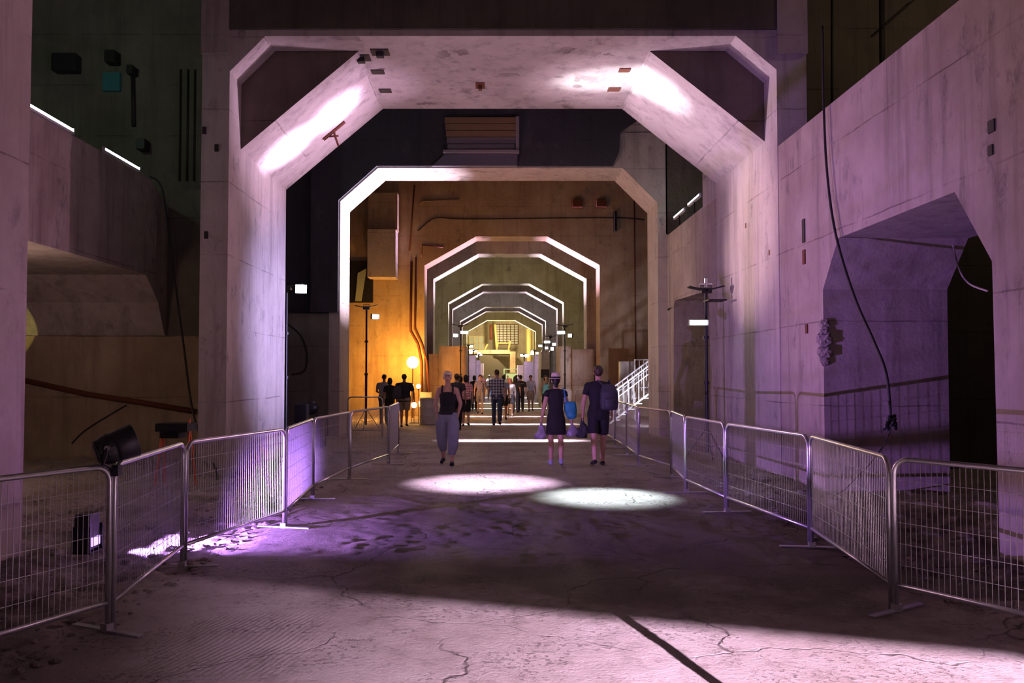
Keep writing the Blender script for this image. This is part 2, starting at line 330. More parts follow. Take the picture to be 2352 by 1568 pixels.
def person(label, px, py, hpx, face, top, bottom, skin=SK, hair=('short', 'brown'), shoes='black', step=0.0, arms=None, vx=0.012, wide=1.0, group=None, xy=None, H=None, heel=0.0, feat=False):
    p = G(px, py) if xy is None else Vector((*xy, 0))
    if H is None: H = (hpx / FPX) * p.y
    k = H / 1.75
    T = thing('person', label, 'person', (p.x, p.y, 0), face, group)
    T.scale = (k, k, k)
    wd = wide
    # joints; the figure faces local -Y
    J = {}
    for s in (1, -1):
        st = step * s
        lift = 0.05 if st < 0 else 0.0
        J['hip', s] = Vector((.085 * s * wd, 0, .92)); J['knee', s] = Vector((.09 * s, -st * .5 - .03 * (1 if st > 0 else 0) - .02, .50 + lift * .3)); J['ank', s] = Vector((.088 * s, -st, .085 + lift + heel))
        J['toe', s] = J['ank', s] + Vector((.025 * s, -.165, -.055 - lift * .9 - heel * .8))
        J['sho', s] = Vector((.166 * s * wd, 0, 1.405))
        a = (arms or {}).get(s)
        if a is None: a = ((.225 * s * wd, .03 + .10 * step * s, 1.13), (.235 * s * wd, -.06 + .22 * step * s, .90))
        J['elb', s] = Vector(a[0]); J['wri', s] = Vector(a[1])
    b = NB()
    loft(b, [(.84, 0, 0, .12 * wd, .09), (.92, 0, .005, .158 * wd, .108), (1.0, 0, .005, .145 * wd, .10), (1.10, 0, 0, .122 * wd, .088), (1.22, 0, -.005, .138 * wd, .10), (1.34, 0, -.005, .150 * wd, .10), (1.40, 0, 0, .135 * wd, .085), (1.47, 0, 0, .075, .062)])
    for s in (1, -1): caps(b, (.03 * s, 0, 1.435), J['sho', s], .052, .050)
    caps(b, (0, .01, 1.42), (0, -.005, 1.56), .058, .052)
    ell(b, (0, .0, 1.655), (.074, .092, .096), sub=3); ell(b, (0, -.035, 1.605), (.055, .06, .066)); caps(b, (0, -.088, 1.655), (0, -.102, 1.625), .011, .015)
    for s in (1, -1):
        ell(b, (.076 * s, .0, 1.64), (.012, .022, .034))
        caps(b, J['hip', s], J['knee', s], .088 * (0.6 + .4 * wd), .056)
        mid = J['knee', s].lerp(J['ank', s], .3) + Vector((0, .018, 0))
        caps(b, J['knee', s], mid, .053, .056); caps(b, mid, J['ank', s], .055, .036)
        caps(b, J['ank', s] + Vector((0, .03, -.045)), J['toe', s] + Vector((0, 0, 0)), .036, .026)
        caps(b, J['ank', s], J['ank', s] + Vector((0, .02, -.04)), .037, .036)
        caps(b, J['sho', s], J['elb', s], .048, .038)
        m2 = J['elb', s].lerp(J['wri', s], .3); caps(b, J['elb', s], m2, .037, .037); caps(b, m2, J['wri', s], .037, .025)
        d = (J['wri', s] - J['elb', s]).normalized(); d = (d + Vector((0, 0, -.5))).normalized()
        fw = Vector((0, -1, 0)); fw = (fw - d * fw.dot(d)).normalized(); sd = Vector((s, 0, 0))
        hd = J['wri', s] + d * .05
        caps(b, J['wri', s], hd, .024, .026)
        for q in range(4):   # palm is a fan of four metacarpals, each with its finger
            off = fw * (.030 - .020 * q); root = hd + off + d * .03; ln = (.068, .076, .070, .056)[q]
            caps(b, hd + off * .7, root, .017, .0125)
            kn = root + d * ln * .55 - sd * .004; tip = kn + (d - sd * .55).normalized() * ln * .5
            caps(b, root, kn, .0098, .009); caps(b, kn, tip, .009, .0075)
        tb = J['wri', s] + d * .03 + fw * .022
        caps(b, tb, tb + fw * .028 + d * .03, .014, .011); caps(b, tb + fw * .028 + d * .03, tb + fw * .032 + d * .062, .011, .009)
        J['hand', s] = hd + d * .05
    body = obj('body', voxel(b, vx), skin, T)
    if feat:
        for s in (1, -1):
            e = NB(); ell(e, (.031 * s, -.083, 1.665), (.012, .008, .007)); obj('eye', e, mat('eye_dark', (.03, .02, .02), .3), T, True)
            e = NB(); caps(e, (.016 * s, -.087, 1.684), (.045 * s, -.078, 1.686), .0045, .0035); obj('eyebrow', e, HR['brown'], T, True)
        e = NB(); ell(e, (0, -.094, 1.597), (.023, .009, .0065)); obj('lips', e, mat('lips', (.45, .12, .12), .5), T, True)
    # hair
    hs, hc = hair
    b = NB()
    ell(b, (0, .024, 1.68), (.086, .094, .092), sub=3)
    if hs == 'short': ell(b, (0, .04, 1.65), (.078, .075, .085)); ell(b, (0, -.036, 1.728), (.072, .066, .044)); ell(b, (.07, .0, 1.668), (.02, .05, .045)); ell(b, (-.07, .0, 1.668), (.02, .05, .045))
    if hs == 'bob': ell(b, (0, .045, 1.61), (.098, .072, .115)); ell(b, (.065, .0, 1.62), (.03, .05, .08)); ell(b, (-.065, .0, 1.62), (.03, .05, .08)); ell(b, (0, -.025, 1.72), (.07, .06, .04))
    if hs == 'long': ell(b, (0, .05, 1.58), (.105, .07, .17)); ell(b, (.075, .0, 1.56), (.032, .055, .15)); ell(b, (-.075, .0, 1.56), (.032, .055, .15)); ell(b, (0, -.02, 1.72), (.072, .06, .042))
    if hs == 'bun': ell(b, (0, .04, 1.64), (.076, .07, .09)); ell(b, (0, .085, 1.56), (.045, .035, .05)); ell(b, (0, -.02, 1.715), (.07, .06, .04))
    if hs == 'cap': ell(b, (0, .02, 1.70), (.086, .10, .065)); box(b, (-.06, -.16, 1.69), (.06, -.06, 1.705))
    obj('hair' if hs != 'cap' else 'cap', voxel(b, max(vx, .007), 2), HR.get(hc) or CL[hc], T)
    # upper clothing
    kind, cm = top
    b = NB()
    zb = {'tee': .88, 'shirt': .84, 'tank': .93, 'dress': .60, 'long': .84}[kind]
    tp = [(1.0, 0, .005, .160 * wd, .115), (1.10, 0, 0, .140 * wd, .105), (1.22, 0, -.005, .155 * wd, .116), (1.34, 0, -.005, .166 * wd, .116)]
    lo = {'dress': [(.60, 0, .0, .185, .135), (.66, 0, 0, .20, .145), (.80, 0, .005, .19, .135), (.92, 0, .005, .178 * wd, .128)]}.get(kind, [(zb + .01, 0, .005, .185 * wd, .142), (.98, 0, .005, .178 * wd, .136)] if kind == 'tank' else [(zb, 0, .005, .172 * wd, .122), (.93, 0, .005, .170 * wd, .120)])
    if kind == 'tank':
        tp[-1] = (1.315, 0, -.003, .158 * wd, .112); loft(b, lo + tp + [(1.36, 0, .0, .135 * wd, .106), (1.375, 0, 0, .11, .09)])
        for s in (1, -1): tube(b, [(.10 * s, -.096, 1.32), (.105 * s, -.085, 1.42), (.10 * s, -.03, 1.485), (.10 * s, .04, 1.482), (.10 * s, .088, 1.40), (.09 * s, .095, 1.31)], .019, 8)
    else:
        loft(b, lo + tp + [(1.40, 0, 0, .148 * wd, .100), (1.45, 0, 0, .105, .084), (1.475, 0, .0, .080, .072), (1.492, 0, 0, .070, .066)])
        for s in (1, -1): caps(b, (.035 * s, 0, 1.432), J['sho', s], .062, .063)
        for s in (1, -1):
            q = {'tee': .62, 'shirt': .75, 'dress': .28, 'long': 1.0}[kind]
            e = J['sho', s].lerp(J['elb', s], q)
            tube(b, [J['sho', s], e], [.064, .060], 16)
            if kind == 'long': caps(b, J['elb', s], J['elb', s], .052, .05); tube(b, [J['elb', s], J['elb', s].lerp(J['wri', s], .93)], [.054, .038], 14)
    up = obj({'tee': 't_shirt', 'shirt': 'shirt', 'tank': 'tank_top', 'dress': 'dress', 'long': 'shirt'}[kind], voxel(b, max(vx, .007)), CL[cm], T)
    # lower clothing
    if bottom:
        kind, cm = bottom; b = NB()
        if kind == 'skirt': loft(b, [(.50, 0, 0, .165, .135), (.56, 0, 0, .178, .14), (.80, 0, .005, .182, .132), (.92, 0, .005, .172 * wd, .12), (1.02, 0, 0, .145 * wd, .105)])
        else:
            loft(b, [(.80, 0, 0, .13 * wd, .10), (.88, 0, .005, .175 * wd, .122), (.96, 0, .005, .172 * wd, .118), (1.03, 0, 0, .150 * wd, .108)])
            for s in (1, -1):
                if kind == 'shorts':
                    e = J['hip', s].lerp(J['knee', s], .88); tube(b, [J['hip', s] + Vector((0, 0, .02)), e + Vector((.006 * s, 0, 0))], [.108, .094], 16)
                elif kind == 'baggy':
                    a = J['ank', s] + Vector((0, .0, .10)); kk = J['knee', s] + Vector((.02 * s, 0, .05))
                    tube(b, [J['hip', s] + Vector((0, 0, .03)), J['hip', s].lerp(kk, .5) + Vector((.015 * s, 0, 0)), kk, kk.lerp(a, .55) + Vector((.012 * s, 0, 0)), a.lerp(kk, .06), a], [.108, .118, .112, .098, .072, .058], 18)
                else:
                    a = J['ank', s] + Vector((0, .005, -.02))
                    tube(b, [J['hip', s] + Vector((0, 0, .02)), J['knee', s], a], [.102, .075, .062], 16)
        obj({'skirt': 'skirt', 'shorts': 'shorts'}.get(kind, 'trousers'), voxel(b, max(vx, .007)), CL[cm], T)
    for s in (1, -1):
        b = NB(); caps(b, J['ank', s] + Vector((0, .035, -.052)), J['toe', s] + Vector((0, -.01, 0)), .041, .032)
        box(b, (J['ank', s].x - .035, J['toe', s].y, J['ank', s].z - .085), (J['ank', s].x + .035, J['ank', s].y + .06, J['ank', s].z - .06))
        if vx < .009 and shoes != 'black': caps(b, J['ank', s] + Vector((0, .01, -.02)), J['ank', s] + Vector((0, .01, -.03)), .045, .045)
        obj('shoe', voxel(b, max(vx, .008), 2), CL[shoes], T)
    return T, J, k

def bag(label, name, cat, T, J, k, s, m, size, group=None, dz=0.0):
    """a bag hanging from a hand: a thing of its own"""
    hp = T.matrix_basis @ J['hand', s]
    b = NB(); n = 26
    import itertools
    wx, wy, h = size
    secs = []
    for i in range(11):
        t = i / 10; z = -t * h
        f = .16 + .84 * min(1, (t * 1.5)) if t < .7 else 1.0 - .25 * (t - .7) / .3
        secs.append((z, .02 * math.sin(t * 5), 0, wx * f, wy * f))
    secs = secs[::-1]
    loft(b, secs, n)
    for v in b.verts:
        d = noise.noise(v.co * 14 + Vector((size[0] * 90, s * 3, 0))) * .045; v.co += Vector((v.co.x, v.co.y, 0)).normalized() * d if (v.co.xy.length > .01) else Vector((0, 0, 0))
    o = obj(name, b, m, None, True); o.location = hp + Vector((0, 0, -.01 + dz)); tag(o, label, cat, group)
    hb = NB(); tube(hb, [(-.012, 0, -.03), (-.02, 0, .03), (0, 0, .055), (.02, 0, .03), (.012, 0, -.03)], .008, 6); obj('handle', hb, m, o, True)
    return o

wt = {s: ((.245 * s, .05, 1.15), (.20 * s, -.01, .95)) for s in (1, -1)}
pw, Jw, kw = person('person walking towards us in black tank top and baggy grey trousers, hands in pockets', 1028, 1065, 210, 0, ('tank', 'black'), ('baggy', 'bluegrey'), hair=('short', 'blond'), step=.15, arms=wt, vx=.0065, feat=True)
ph, Jh, kh = person('person seen from behind in pale straw hat and short black dress', 1277, 1068, 205, PI, ('dress', 'black'), None, hair=('bun', 'black'), shoes='lightblue', step=.14, arms={1: ((.23, .03, 1.14), (.275, -.05, .90)), -1: ((-.235, .03, 1.14), (-.30, -.05, .92))}, vx=.0065)
b = NB(); loft(b, [(1.688, 0, .0, .135, .15), (1.700, 0, .0, .135, .15)], 36); loft(b, [(1.69, 0, .01, .093, .103), (1.76, 0, .01, .088, .098), (1.80, 0, .01, .076, .086), (1.812, 0, .01, .05, .06)], 30)
hat = obj('hat', b, mat('straw', (.72, .58, .50), .8), ph, True)
b = NB(); loft(b, [(1.700, 0, .01, .0945, .1045), (1.728, 0, .01, .0925, .1025)], 30); obj('hat_band', b, CL['black'], hat, True)
pm, Jm, km = person('tall person seen from behind in black t-shirt and dark shorts with backpack', 1375, 1068, 226, PI, ('tee', 'black'), ('shorts', 'black'), hair=('short', 'brown'), step=-.15, wide=1.12, arms={-1: ((-.25, .02, 1.14), (-.25, -.08, .92)), 1: ((.26, .03, 1.14), (.27, -.09, .90))}, vx=.0065)
# backpack (held up by its straps on the right shoulder: a thing of its own); local +Y is the back
def backpack(label, T, k, cx, m, sc=1.0):
    t = thing('backpack', label, 'backpack', T.location, T.rotation_euler.z)
    b = NB(); loft(b, [(.98, cx, .20, .11, .06), (1.0, cx, .21, .15, .095), (1.12, cx, .215, .165, .11), (1.30, cx, .205, .155, .095), (1.42, cx, .18, .11, .06), (1.44, cx, .175, .06, .03)], 26)
    obj('pack', voxel(b, .012, 6), m, t)
    b = NB(); loft(b, [(1.03, cx, .30, .09, .035), (1.17, cx, .31, .10, .04), (1.2, cx, .30, .07, .02)], 20); obj('front_pocket', voxel(b, .01, 3), m, t)
    for s in (1, -1): b = NB(); tube(b, [(cx + .07 * s, .14, 1.40), (cx * .5 + .10 * s, .05, 1.50), (cx * .5 + .10 * s, -.10, 1.42), (cx * .5 + .11 * s, -.125, 1.25), (cx * .5 + .13 * s, .08, 1.08)], .014, 8); obj('strap', b, m, t)
    t.scale = (k * sc,) * 3
    return t
backpack('black backpack hanging on the back of the tall person in black t-shirt', pm, km, -.16, mat('backpack_fabric', (.035, .035, .05), .6))
# blue shoulder bag
t = thing('shoulder_bag', 'bright blue shoulder bag at the hip of the person in straw hat', 'bag', ph.location, PI)
b = NB(); loft(b, [(.90, -.30, .05, .06, .05), (.95, -.30, .06, .10, .08), (1.05, -.29, .06, .12, .09), (1.18, -.28, .05, .115, .075), (1.24, -.28, .05, .10, .05)], 24)
obj('pouch', voxel(b, .01, 5), mat('blue_fabric', (.02, .26, .42), .6), t)
b = NB(); tube(b, [(-.20, .08, 1.22), (-.165, .085, 1.40), (-.15, .0, 1.50), (-.17, -.10, 1.40), (-.20, -.10, 1.2)], .013, 8); obj('strap', b, mat('blue_strap', (.02, .30, .62), .6), t); t.scale = (kh,) * 3
lil = mat('lilac_plastic', (.34, .30, .42), .3)
bag('lilac plastic bag swinging left of the person in straw hat', 'carrier_bag', 'bag', ph, Jh, kh, 1, lil, (.10, .08, .27), 'carrier bags of the person in straw hat')
bag('lilac plastic bag between the straw hat person and the tall person', 'carrier_bag', 'bag', ph, Jh, kh, -1, lil, (.11, .08, .25), 'carrier bags of the person in straw hat')
bag('crumpled black plastic bag in left hand of the tall person in black', 'carrier_bag', 'bag', pm, Jm, km, 1, CL['darkgrey'], (.12, .09, .33))
P = person
P('person from behind in pink striped top and black knee skirt', 1070, 978, 116, PI, ('shirt', 'stripes'), ('skirt', 'black'), hair=('bob', 'black'), step=.10)
P('person walking towards us in printed blue shirt and grey shorts', 1103, 950, 89, 0, ('shirt', 'print'), ('shorts', 'slate'), step=.16, vx=.014, wide=1.1, feat=True)
P('tall person from behind in plaid shirt, cap and dark jeans', 1141, 976, 126, PI, ('shirt', 'plaid'), ('trousers', 'denim'), hair=('cap', 'brown'), step=.08, wide=1.12)
P('person with long red hair, pale jacket and dark shorts walking towards us', 1172, 955, 90, 0, ('long', 'white'), ('shorts', 'black'), hair=('long', 'red'), step=.2, vx=.014, H=1.52, feat=True)
ps, Js, ks = P('person from behind in dark uniform shirt with lettering on the back', 1196, 946, 84, PI, ('shirt', 'navy'), ('trousers', 'navy'), hair=('short', 'black'), step=.06, vx=.014, wide=1.12)
fc = bpy.data.curves.new('lettering', 'FONT'); fc.body = 'SECURITY'; fc.size = .075; fc.align_x = 'CENTER'; fc.extrude = .002; fc.materials.append(CL['white'])
fo = bpy.data.objects.new('lettering', fc); COL.objects.link(fo)
bpy.context.view_layer.update(); fm = bpy.data.meshes.new_from_object(fo.evaluated_get(bpy.context.evaluated_depsgraph_get())); bpy.data.objects.remove(fo)
fo = bpy.data.objects.new('lettering', fm); COL.objects.link(fo); fo.parent = ps; fo.location = (0, .128, 1.33); fo.rotation_euler = (R(86), 0, PI)
P('person in pale blue t-shirt and khaki shorts walking towards us', 1219, 944, 82, 0, ('tee', 'lightblue'), ('shorts', 'khaki'), SK2, hair=('short', 'black'), step=-.18, vx=.014, feat=True)
P('person in teal top behind the straw hat person, near the block', 1254, 955, 84, R(20), ('tank', 'teal'), ('shorts', 'black'), SK2, hair=('bob', 'black'), step=.1, vx=.014, xy=(2.12, 34.0), H=1.62)
P('person in grey shirt facing the orange wall, left of the group', 882, 972, 112, PI + .3, ('tee', 'slate'), ('trousers', 'black'), SK2, hair=('short', 'black'), vx=.012, wide=1.25, xy=(-3.72, 28.0), H=1.66, arms={1: ((.26, -.02, 1.16), (.12, -.16, 1.10)), -1: ((-.26, -.02, 1.16), (-.12, -.16, 1.12))})
P('short dark-haired person between the two men by the orange wall', 897, 975, 100, PI, ('tee', 'black'), ('trousers', 'black'), SK2, hair=('bob', 'black'), vx=.014, xy=(-3.42, 27.2), H=1.55)
pd, Jd, kd = P('heavy person in dark shirt and khaki shorts beside the steel drum', 928, 980, 120, PI, ('shirt', 'black'), ('shorts', 'khaki'), SK2, hair=('short', 'black'), wide=1.4, vx=.012, step=.04)
backpack('dark backpack slung on the side of the heavy person in khaki shorts', pd, kd, .22, CL['darkgrey'], .95)
P('person in dark t-shirt half hidden behind the person in tank top', 1048, 985, 110, PI, ('tee', 'darkgrey'), ('trousers', 'black'), hair=('short', 'brown'), vx=.014, xy=(-1.13, 25.0), H=1.68, wide=1.2)
P('dark-haired person just left of the pink striped top', 1058, 975, 110, PI, ('tee', 'brown'), ('trousers', 'black'), SK2, hair=('bob', 'black'), vx=.014, xy=(-1.2, 29.5), H=1.60)
P('dark-haired person behind the printed blue shirt', 1092, 945, 80, PI, ('tee', 'black'), ('trousers', 'black'), hair=('bob', 'black'), vx=.016, xy=(-.92, 38.5), H=1.62)
P('person in dark coat half hidden by the plaid shirt', 1155, 966, 100, PI, ('tee', 'bluegrey'), ('shorts', 'black'), SK2, hair=('short', 'black'), vx=.016, xy=(.34, 30.5), H=1.62, step=.1)
P('dark-haired person just left of the lettered uniform shirt', 1185, 944, 84, PI, ('tee', 'darkgrey'), ('trousers', 'denim'), hair=('long', 'black'), vx=.016, xy=(.92, 36.0), H=1.60, step=.12)
for i, (x, yy, tc_, bc_, hc_, lb) in enumerate(((-.75, 55, 'rose', 'khaki', 'blond', 'distant person in rose top left of the plaid shirt'), (-.35, 60, 'white', 'denim', 'brown', 'distant person in white top and jeans left of centre'), (-.1, 66, 'grey', 'black', 'blond', 'distant person in grey top beside the plaid shirt'),
       (.65, 52, 'white', 'black', 'brown', 'distant person in white top right of the plaid shirt'), (1.05, 64, 'red', 'denim', 'blond', 'distant person in red top above the red-haired person'), (1.55, 58, 'white', 'khaki', 'brown', 'distant person in white top near the right blocks'),
       (.35, 72, 'rose', 'slate', 'black', 'farthest person, in pink top, in middle of hall'), (2.05, 70, 'grey', 'black', 'black', 'distant person in grey top close to the right lamps'))):
    P(lb, 0, 0, 0, (0, PI)[i % 2], ('tee', tc_), ('trousers', bc_), hair=('short', hc_), vx=.022, xy=(x, yy), H=1.62 + .02 * (i % 4), step=.12, group='distant people down the hall')

# ================================================================== THE HALL
XL, XR, ZT, ZS = -4.42, 4.72, 5.46, 7.32
ZC = 12.0
def octa(xl, xr, zs, hz, cxl, cxr, hzr=None):
    return [(xl, -0.3), (xl, hz), (cxl, zs), (cxr, zs), (xr, hzr or hz), (xr, -0.3)]
def portal(name, y0, y1, x0, x1, top, op, m):
    bm = NB(); prism(bm, [(x0, -.3)] + op + [(x1, -.3), (x1, top), (x0, top)], 'y', y0, y1); return struct(name, bm, m)
# first portal: shallow outer frame and deep inner frame
portal('wall_portal_1_front', 13.66, 14.3, XL - .46, XR + .5, 8.05, [(XL, -.3), (XL, 6.72), (-3.83, ZS), (4.05, ZS), (XR, 6.75), (XR, -.3)], M['conc'])
bm = NB(); box(bm, (XL - .0, 13.60, 7.42), (XR + .0, 14.3, ZC)); struct('wall_above_portal', bm, M['conc_darker'])
for nm, a, b_ in (('wall_pillar_left', XL - .46, XL), ('wall_pillar_right', XR, XR + .5)):
    bm = NB(); box(bm, (a, 13.58, 7.0), (b_, 14.3, ZC)); struct(nm, bm, M['conc_rose'])
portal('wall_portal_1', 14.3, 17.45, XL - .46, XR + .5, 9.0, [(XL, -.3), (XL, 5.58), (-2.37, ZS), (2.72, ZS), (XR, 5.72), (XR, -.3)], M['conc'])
o = bpy.data.objects['wall_portal_1']; o.data.materials.append(M['conc_shade'])
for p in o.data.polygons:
    if p.normal.y < -.9: p.material_index = 1  # faces towards the camera take the painted-in shade
bm = NB(); box(bm, (XR, 17.45, 5.4), (XR + .5, 18.6, ZC)); struct('wall_pillar_right_rear', bm, M['conc'])
# second portal
OP2 = [(-4.21, -.3), (-4.21, 6.4), (-3.18, ZS), (3.52, ZS), (4.47, 6.36), (4.47, -.3)]
portal('wall_portal_2', 22.5, 24.0, -4.5, XR + .02, 8.3, OP2, M['conc'])
bm = NB(); prism(bm, [(-13, -.3), (-4.45, -.3), (-4.45, 3.33), (-13, 3.33)], 'y', 22.52, 23.2); struct('wall_left_lower', bm, M['conc_dark'])
bm = NB(); box(bm, (-13, 22.9, 3.33), (-4.45, 23.4, ZC)); struct('wall_left_upper', bm, M['dark_wall'])
bm = NB(); prism(bm, [(-5, 3.36), (-4.25, 3.36), (-4.25, 6.42), (-3.21, 7.36), (3.25, 7.36), (3.42, 7.75), (3.45, 8.3), (3.9, 8.6), (4.8, 8.9), (4.8, ZC), (-5, ZC)], 'y', 22.42, 22.5); struct('wall_dark_panel', bm, M['dark_wall'])  # thin near-black panel over the dark area above the arch
bm = NB(); box(bm, (XR - .02, 22.5, 5.5), (13, 23.2, ZC)); struct('wall_right_upper', bm, M['conc_darker'])
bm = NB(); box(bm, (-4.45, 22.52, 8.3), (XR, 23.2, ZC)); struct('wall_over_portal_2', bm, M['conc'])
# right side wall with tunnel opening, door and the gap above
bm = NB()
XW = (XR + .012, XR + 1.8)
prism(bm, [(-3, -.3), (7.80, -.3), (7.83, 2.73), (8.44, 3.53), (8.44, ZT), (-3, ZT)], 'x', *XW)
prism(bm, [(8.44, 3.53), (11.32, 3.53), (11.32, ZT), (8.44, ZT)], 'x', *XW)
prism(bm, [(11.89, -.3), (18.15, -.3), (18.15, ZT), (11.32, ZT), (11.32, 3.53), (11.87, 2.88)], 'x', *XW)
prism(bm, [(18.15, 3.35), (18.35, 3.52), (21.6, 3.60), (21.75, 3.45), (22.5, 3.4), (22.5, ZT), (18.15, ZT)], 'x', *XW)
prism(bm, [(21.75, 3.45), (21.9, -.3), (22.5, -.3), (22.5, 3.45)], 'x', *XW)
struct('wall_right', bm, M['conc_rose'])
bm = NB(); box(bm, (13, -3, -.3), (13.4, 34, ZC)); struct('wall_far_right', bm, M['conc_darker'])
bm = NB(); box(bm, (XR + .55, 16.2, ZT), (13, 16.6, ZC)); struct('wall_right_rear', bm, M['conc_darker'])
bm = NB(); box(bm, (XR + 1.8, 15, -.3), (13, 15.3, ZT)); struct('wall_right_room', bm, M['conc_darker'])
bm = NB(); box(bm, (7.4, 15.3, -.3), (7.7, 24, ZT)); struct('wall_right_store', bm, M['dark_wall'])
# left side: near column, hung beam wall, back walls
bm = NB(); box(bm, (-6.0, -3, -.3), (XL, 7.8, ZC)); struct('wall_left_column', bm, M['conc_rose'])
bm = NB(); prism(bm, [(4, ZT), (16.0, ZT), (16.9, 5.1), (16.9, 2.45), (16.8, 2.45), (16.45, 3.1), (15.85, 3.58), (4, 3.58)], 'x', -12, -6.70); struct('wall_left', bm, M['conc_rose'])
bm = NB(); box(bm, (-13, 16.9, -.3), (XL - .46, 17.3, ZT)); struct('wall_left_back', bm, M['conc_dark'])
bm = NB(); box(bm, (-13, 16.72, -.3), (XL - .46, 16.9, 2.44)); struct('wall_left_ledge', bm, M['conc_brown'])
bm = NB(); box(bm, (-13, 19.4, 4.8), (-5.7, 19.8, ZC)); struct('wall_left_rear', bm, M['conc_dark'])
bm = NB(); box(bm, (-13.4, -3, -.3), (-13, 34, ZC)); struct('wall_far_left', bm, M['conc_dark'])
bm = NB(); box(bm, (-13.4, 3, ZC), (13.4, 34, ZC + .3)); struct('ceiling', bm, M['conc_darker'])
bm = NB(); box(bm, (-12, 34.7, ZC), (12, 104, ZC + .3)); struct('ceiling_far', bm, M['conc_far'])
# the far wall of the orange room and the row of portals
RX = (-2.83, 4.29)
def ringop(): return [(RX[0], -.3), (RX[0], 6.10), (-.73, ZS - .03), (2.16, ZS - .03), (RX[1], 6.12), (RX[1], -.3)]
rings = [33.5, 38.3, 50.8, 55.8, 68.3, 73.1, 85.0]
for i, yr in enumerate(rings):
    mm = M['conc_brown'] if i == 0 else M['conc_far']
    if i in (2, 4, 6): mm = M['conc_far']
    elif i: mm = M['conc_rose']
    portal('wall_portal_%d' % (i + 3), yr, yr + 1.27, -13, 13, ZC, ringop(), mm)
bm = NB(); box(bm, (-7.5, 34.7, -.3), (-7.2, 104, ZC)); struct('wall_hall_left', bm, M['conc_far'])
bm = NB(); box(bm, (8.6, 34.7, -.3), (8.9, 104, ZC)); struct('wall_hall_right', bm, M['conc_far'])
bm = NB(); box(bm, (-12, 104, -.3), (12, 104.4, ZC)); struct('wall_end', bm, M['conc_far'])

# floor: displaced close up, flat further on
bm = NB(); NX, NY = 430, 440; x0, x1, y0, y1 = -9.0, 9.0, 1.2, 18.0
def fz(x, y):
    n = noise.fractal(Vector((x * 1.1, y * 1.1, 0)), .9, 2.1, 5)
    z = n * .009 + .010 * noise.fractal(Vector((x * 7, y * 7, 2)), .8, 2.1, 4) * max(0, .35 + noise.noise(Vector((x * .8, y * .8, 9))))
    lx = -1.0 * max(0, (-2.35 - x + .25 * noise.noise(Vector((0, y * .9, 3.1))))); rx = max(0, x - 3.0)
    side = min(1, (-lx + rx) * 1.4)
    z += side * (.07 * noise.fractal(Vector((x * 2.6, y * 2.6, 5)), .7, 2.2, 6) + .012)
    z -= .05 * side
    if -lx > 0: z += .02 * noise.cell(Vector((x * 6, y * 6, 0))) * side
    return z
gv = [[bm.verts.new((x0 + (x1 - x0) * i / NX, y0 + (y1 - y0) * (j / NY) ** 1.35, 0)) for i in range(NX + 1)] for j in range(NY + 1)]
for r_ in gv:
    for v in r_: v.co.z = fz(v.co.x, v.co.y)
for j in range(NY):
    for i in range(NX): bm.faces.new((gv[j][i], gv[j][i + 1], gv[j + 1][i + 1], gv[j + 1][i]))
struct('floor', bm, M['floor'], True)
bm = NB(); box(bm, (-13.2, -3, -.5), (13.2, 18.0, -.16)); box(bm, (-13.2, 17.98, -.4), (13.2, 105, -.004)); struct('floor_slab', bm, M['floor'])
# broken lumps beside the walkway
bm = NB()
def lump(c, r):
    vs_ = bmesh.ops.create_icosphere(bm, subdivisions=1, radius=1)['verts']
    for v in vs_:
        v.co *= 1 + .35 * noise.noise(v.co * 2 + Vector(c) * 7)
        v.co = Vector((v.co.x * r, v.co.y * r * .8, v.co.z * r * .5)) + Vector(c)
for i in range(520):
    s = random.random()
    if s < .6: x, y = -2.5 - abs(random.gauss(0, .55)), random.uniform(3.6, 12.5)
    else: x, y = 3.2 + random.random() ** 1.2 * 1.4, random.uniform(6, 14)
    r = random.uniform(.012, .045) * (1.6 if random.random() < .08 else 1)
    lump((x, y, fz(x, y) + r * .15), r)
rb = obj('rubble', bm, M['rock']); rb['kind'] = 'stuff'; tag(rb, 'loose broken concrete crumbs scattered along both sides of walkway', 'rubble')

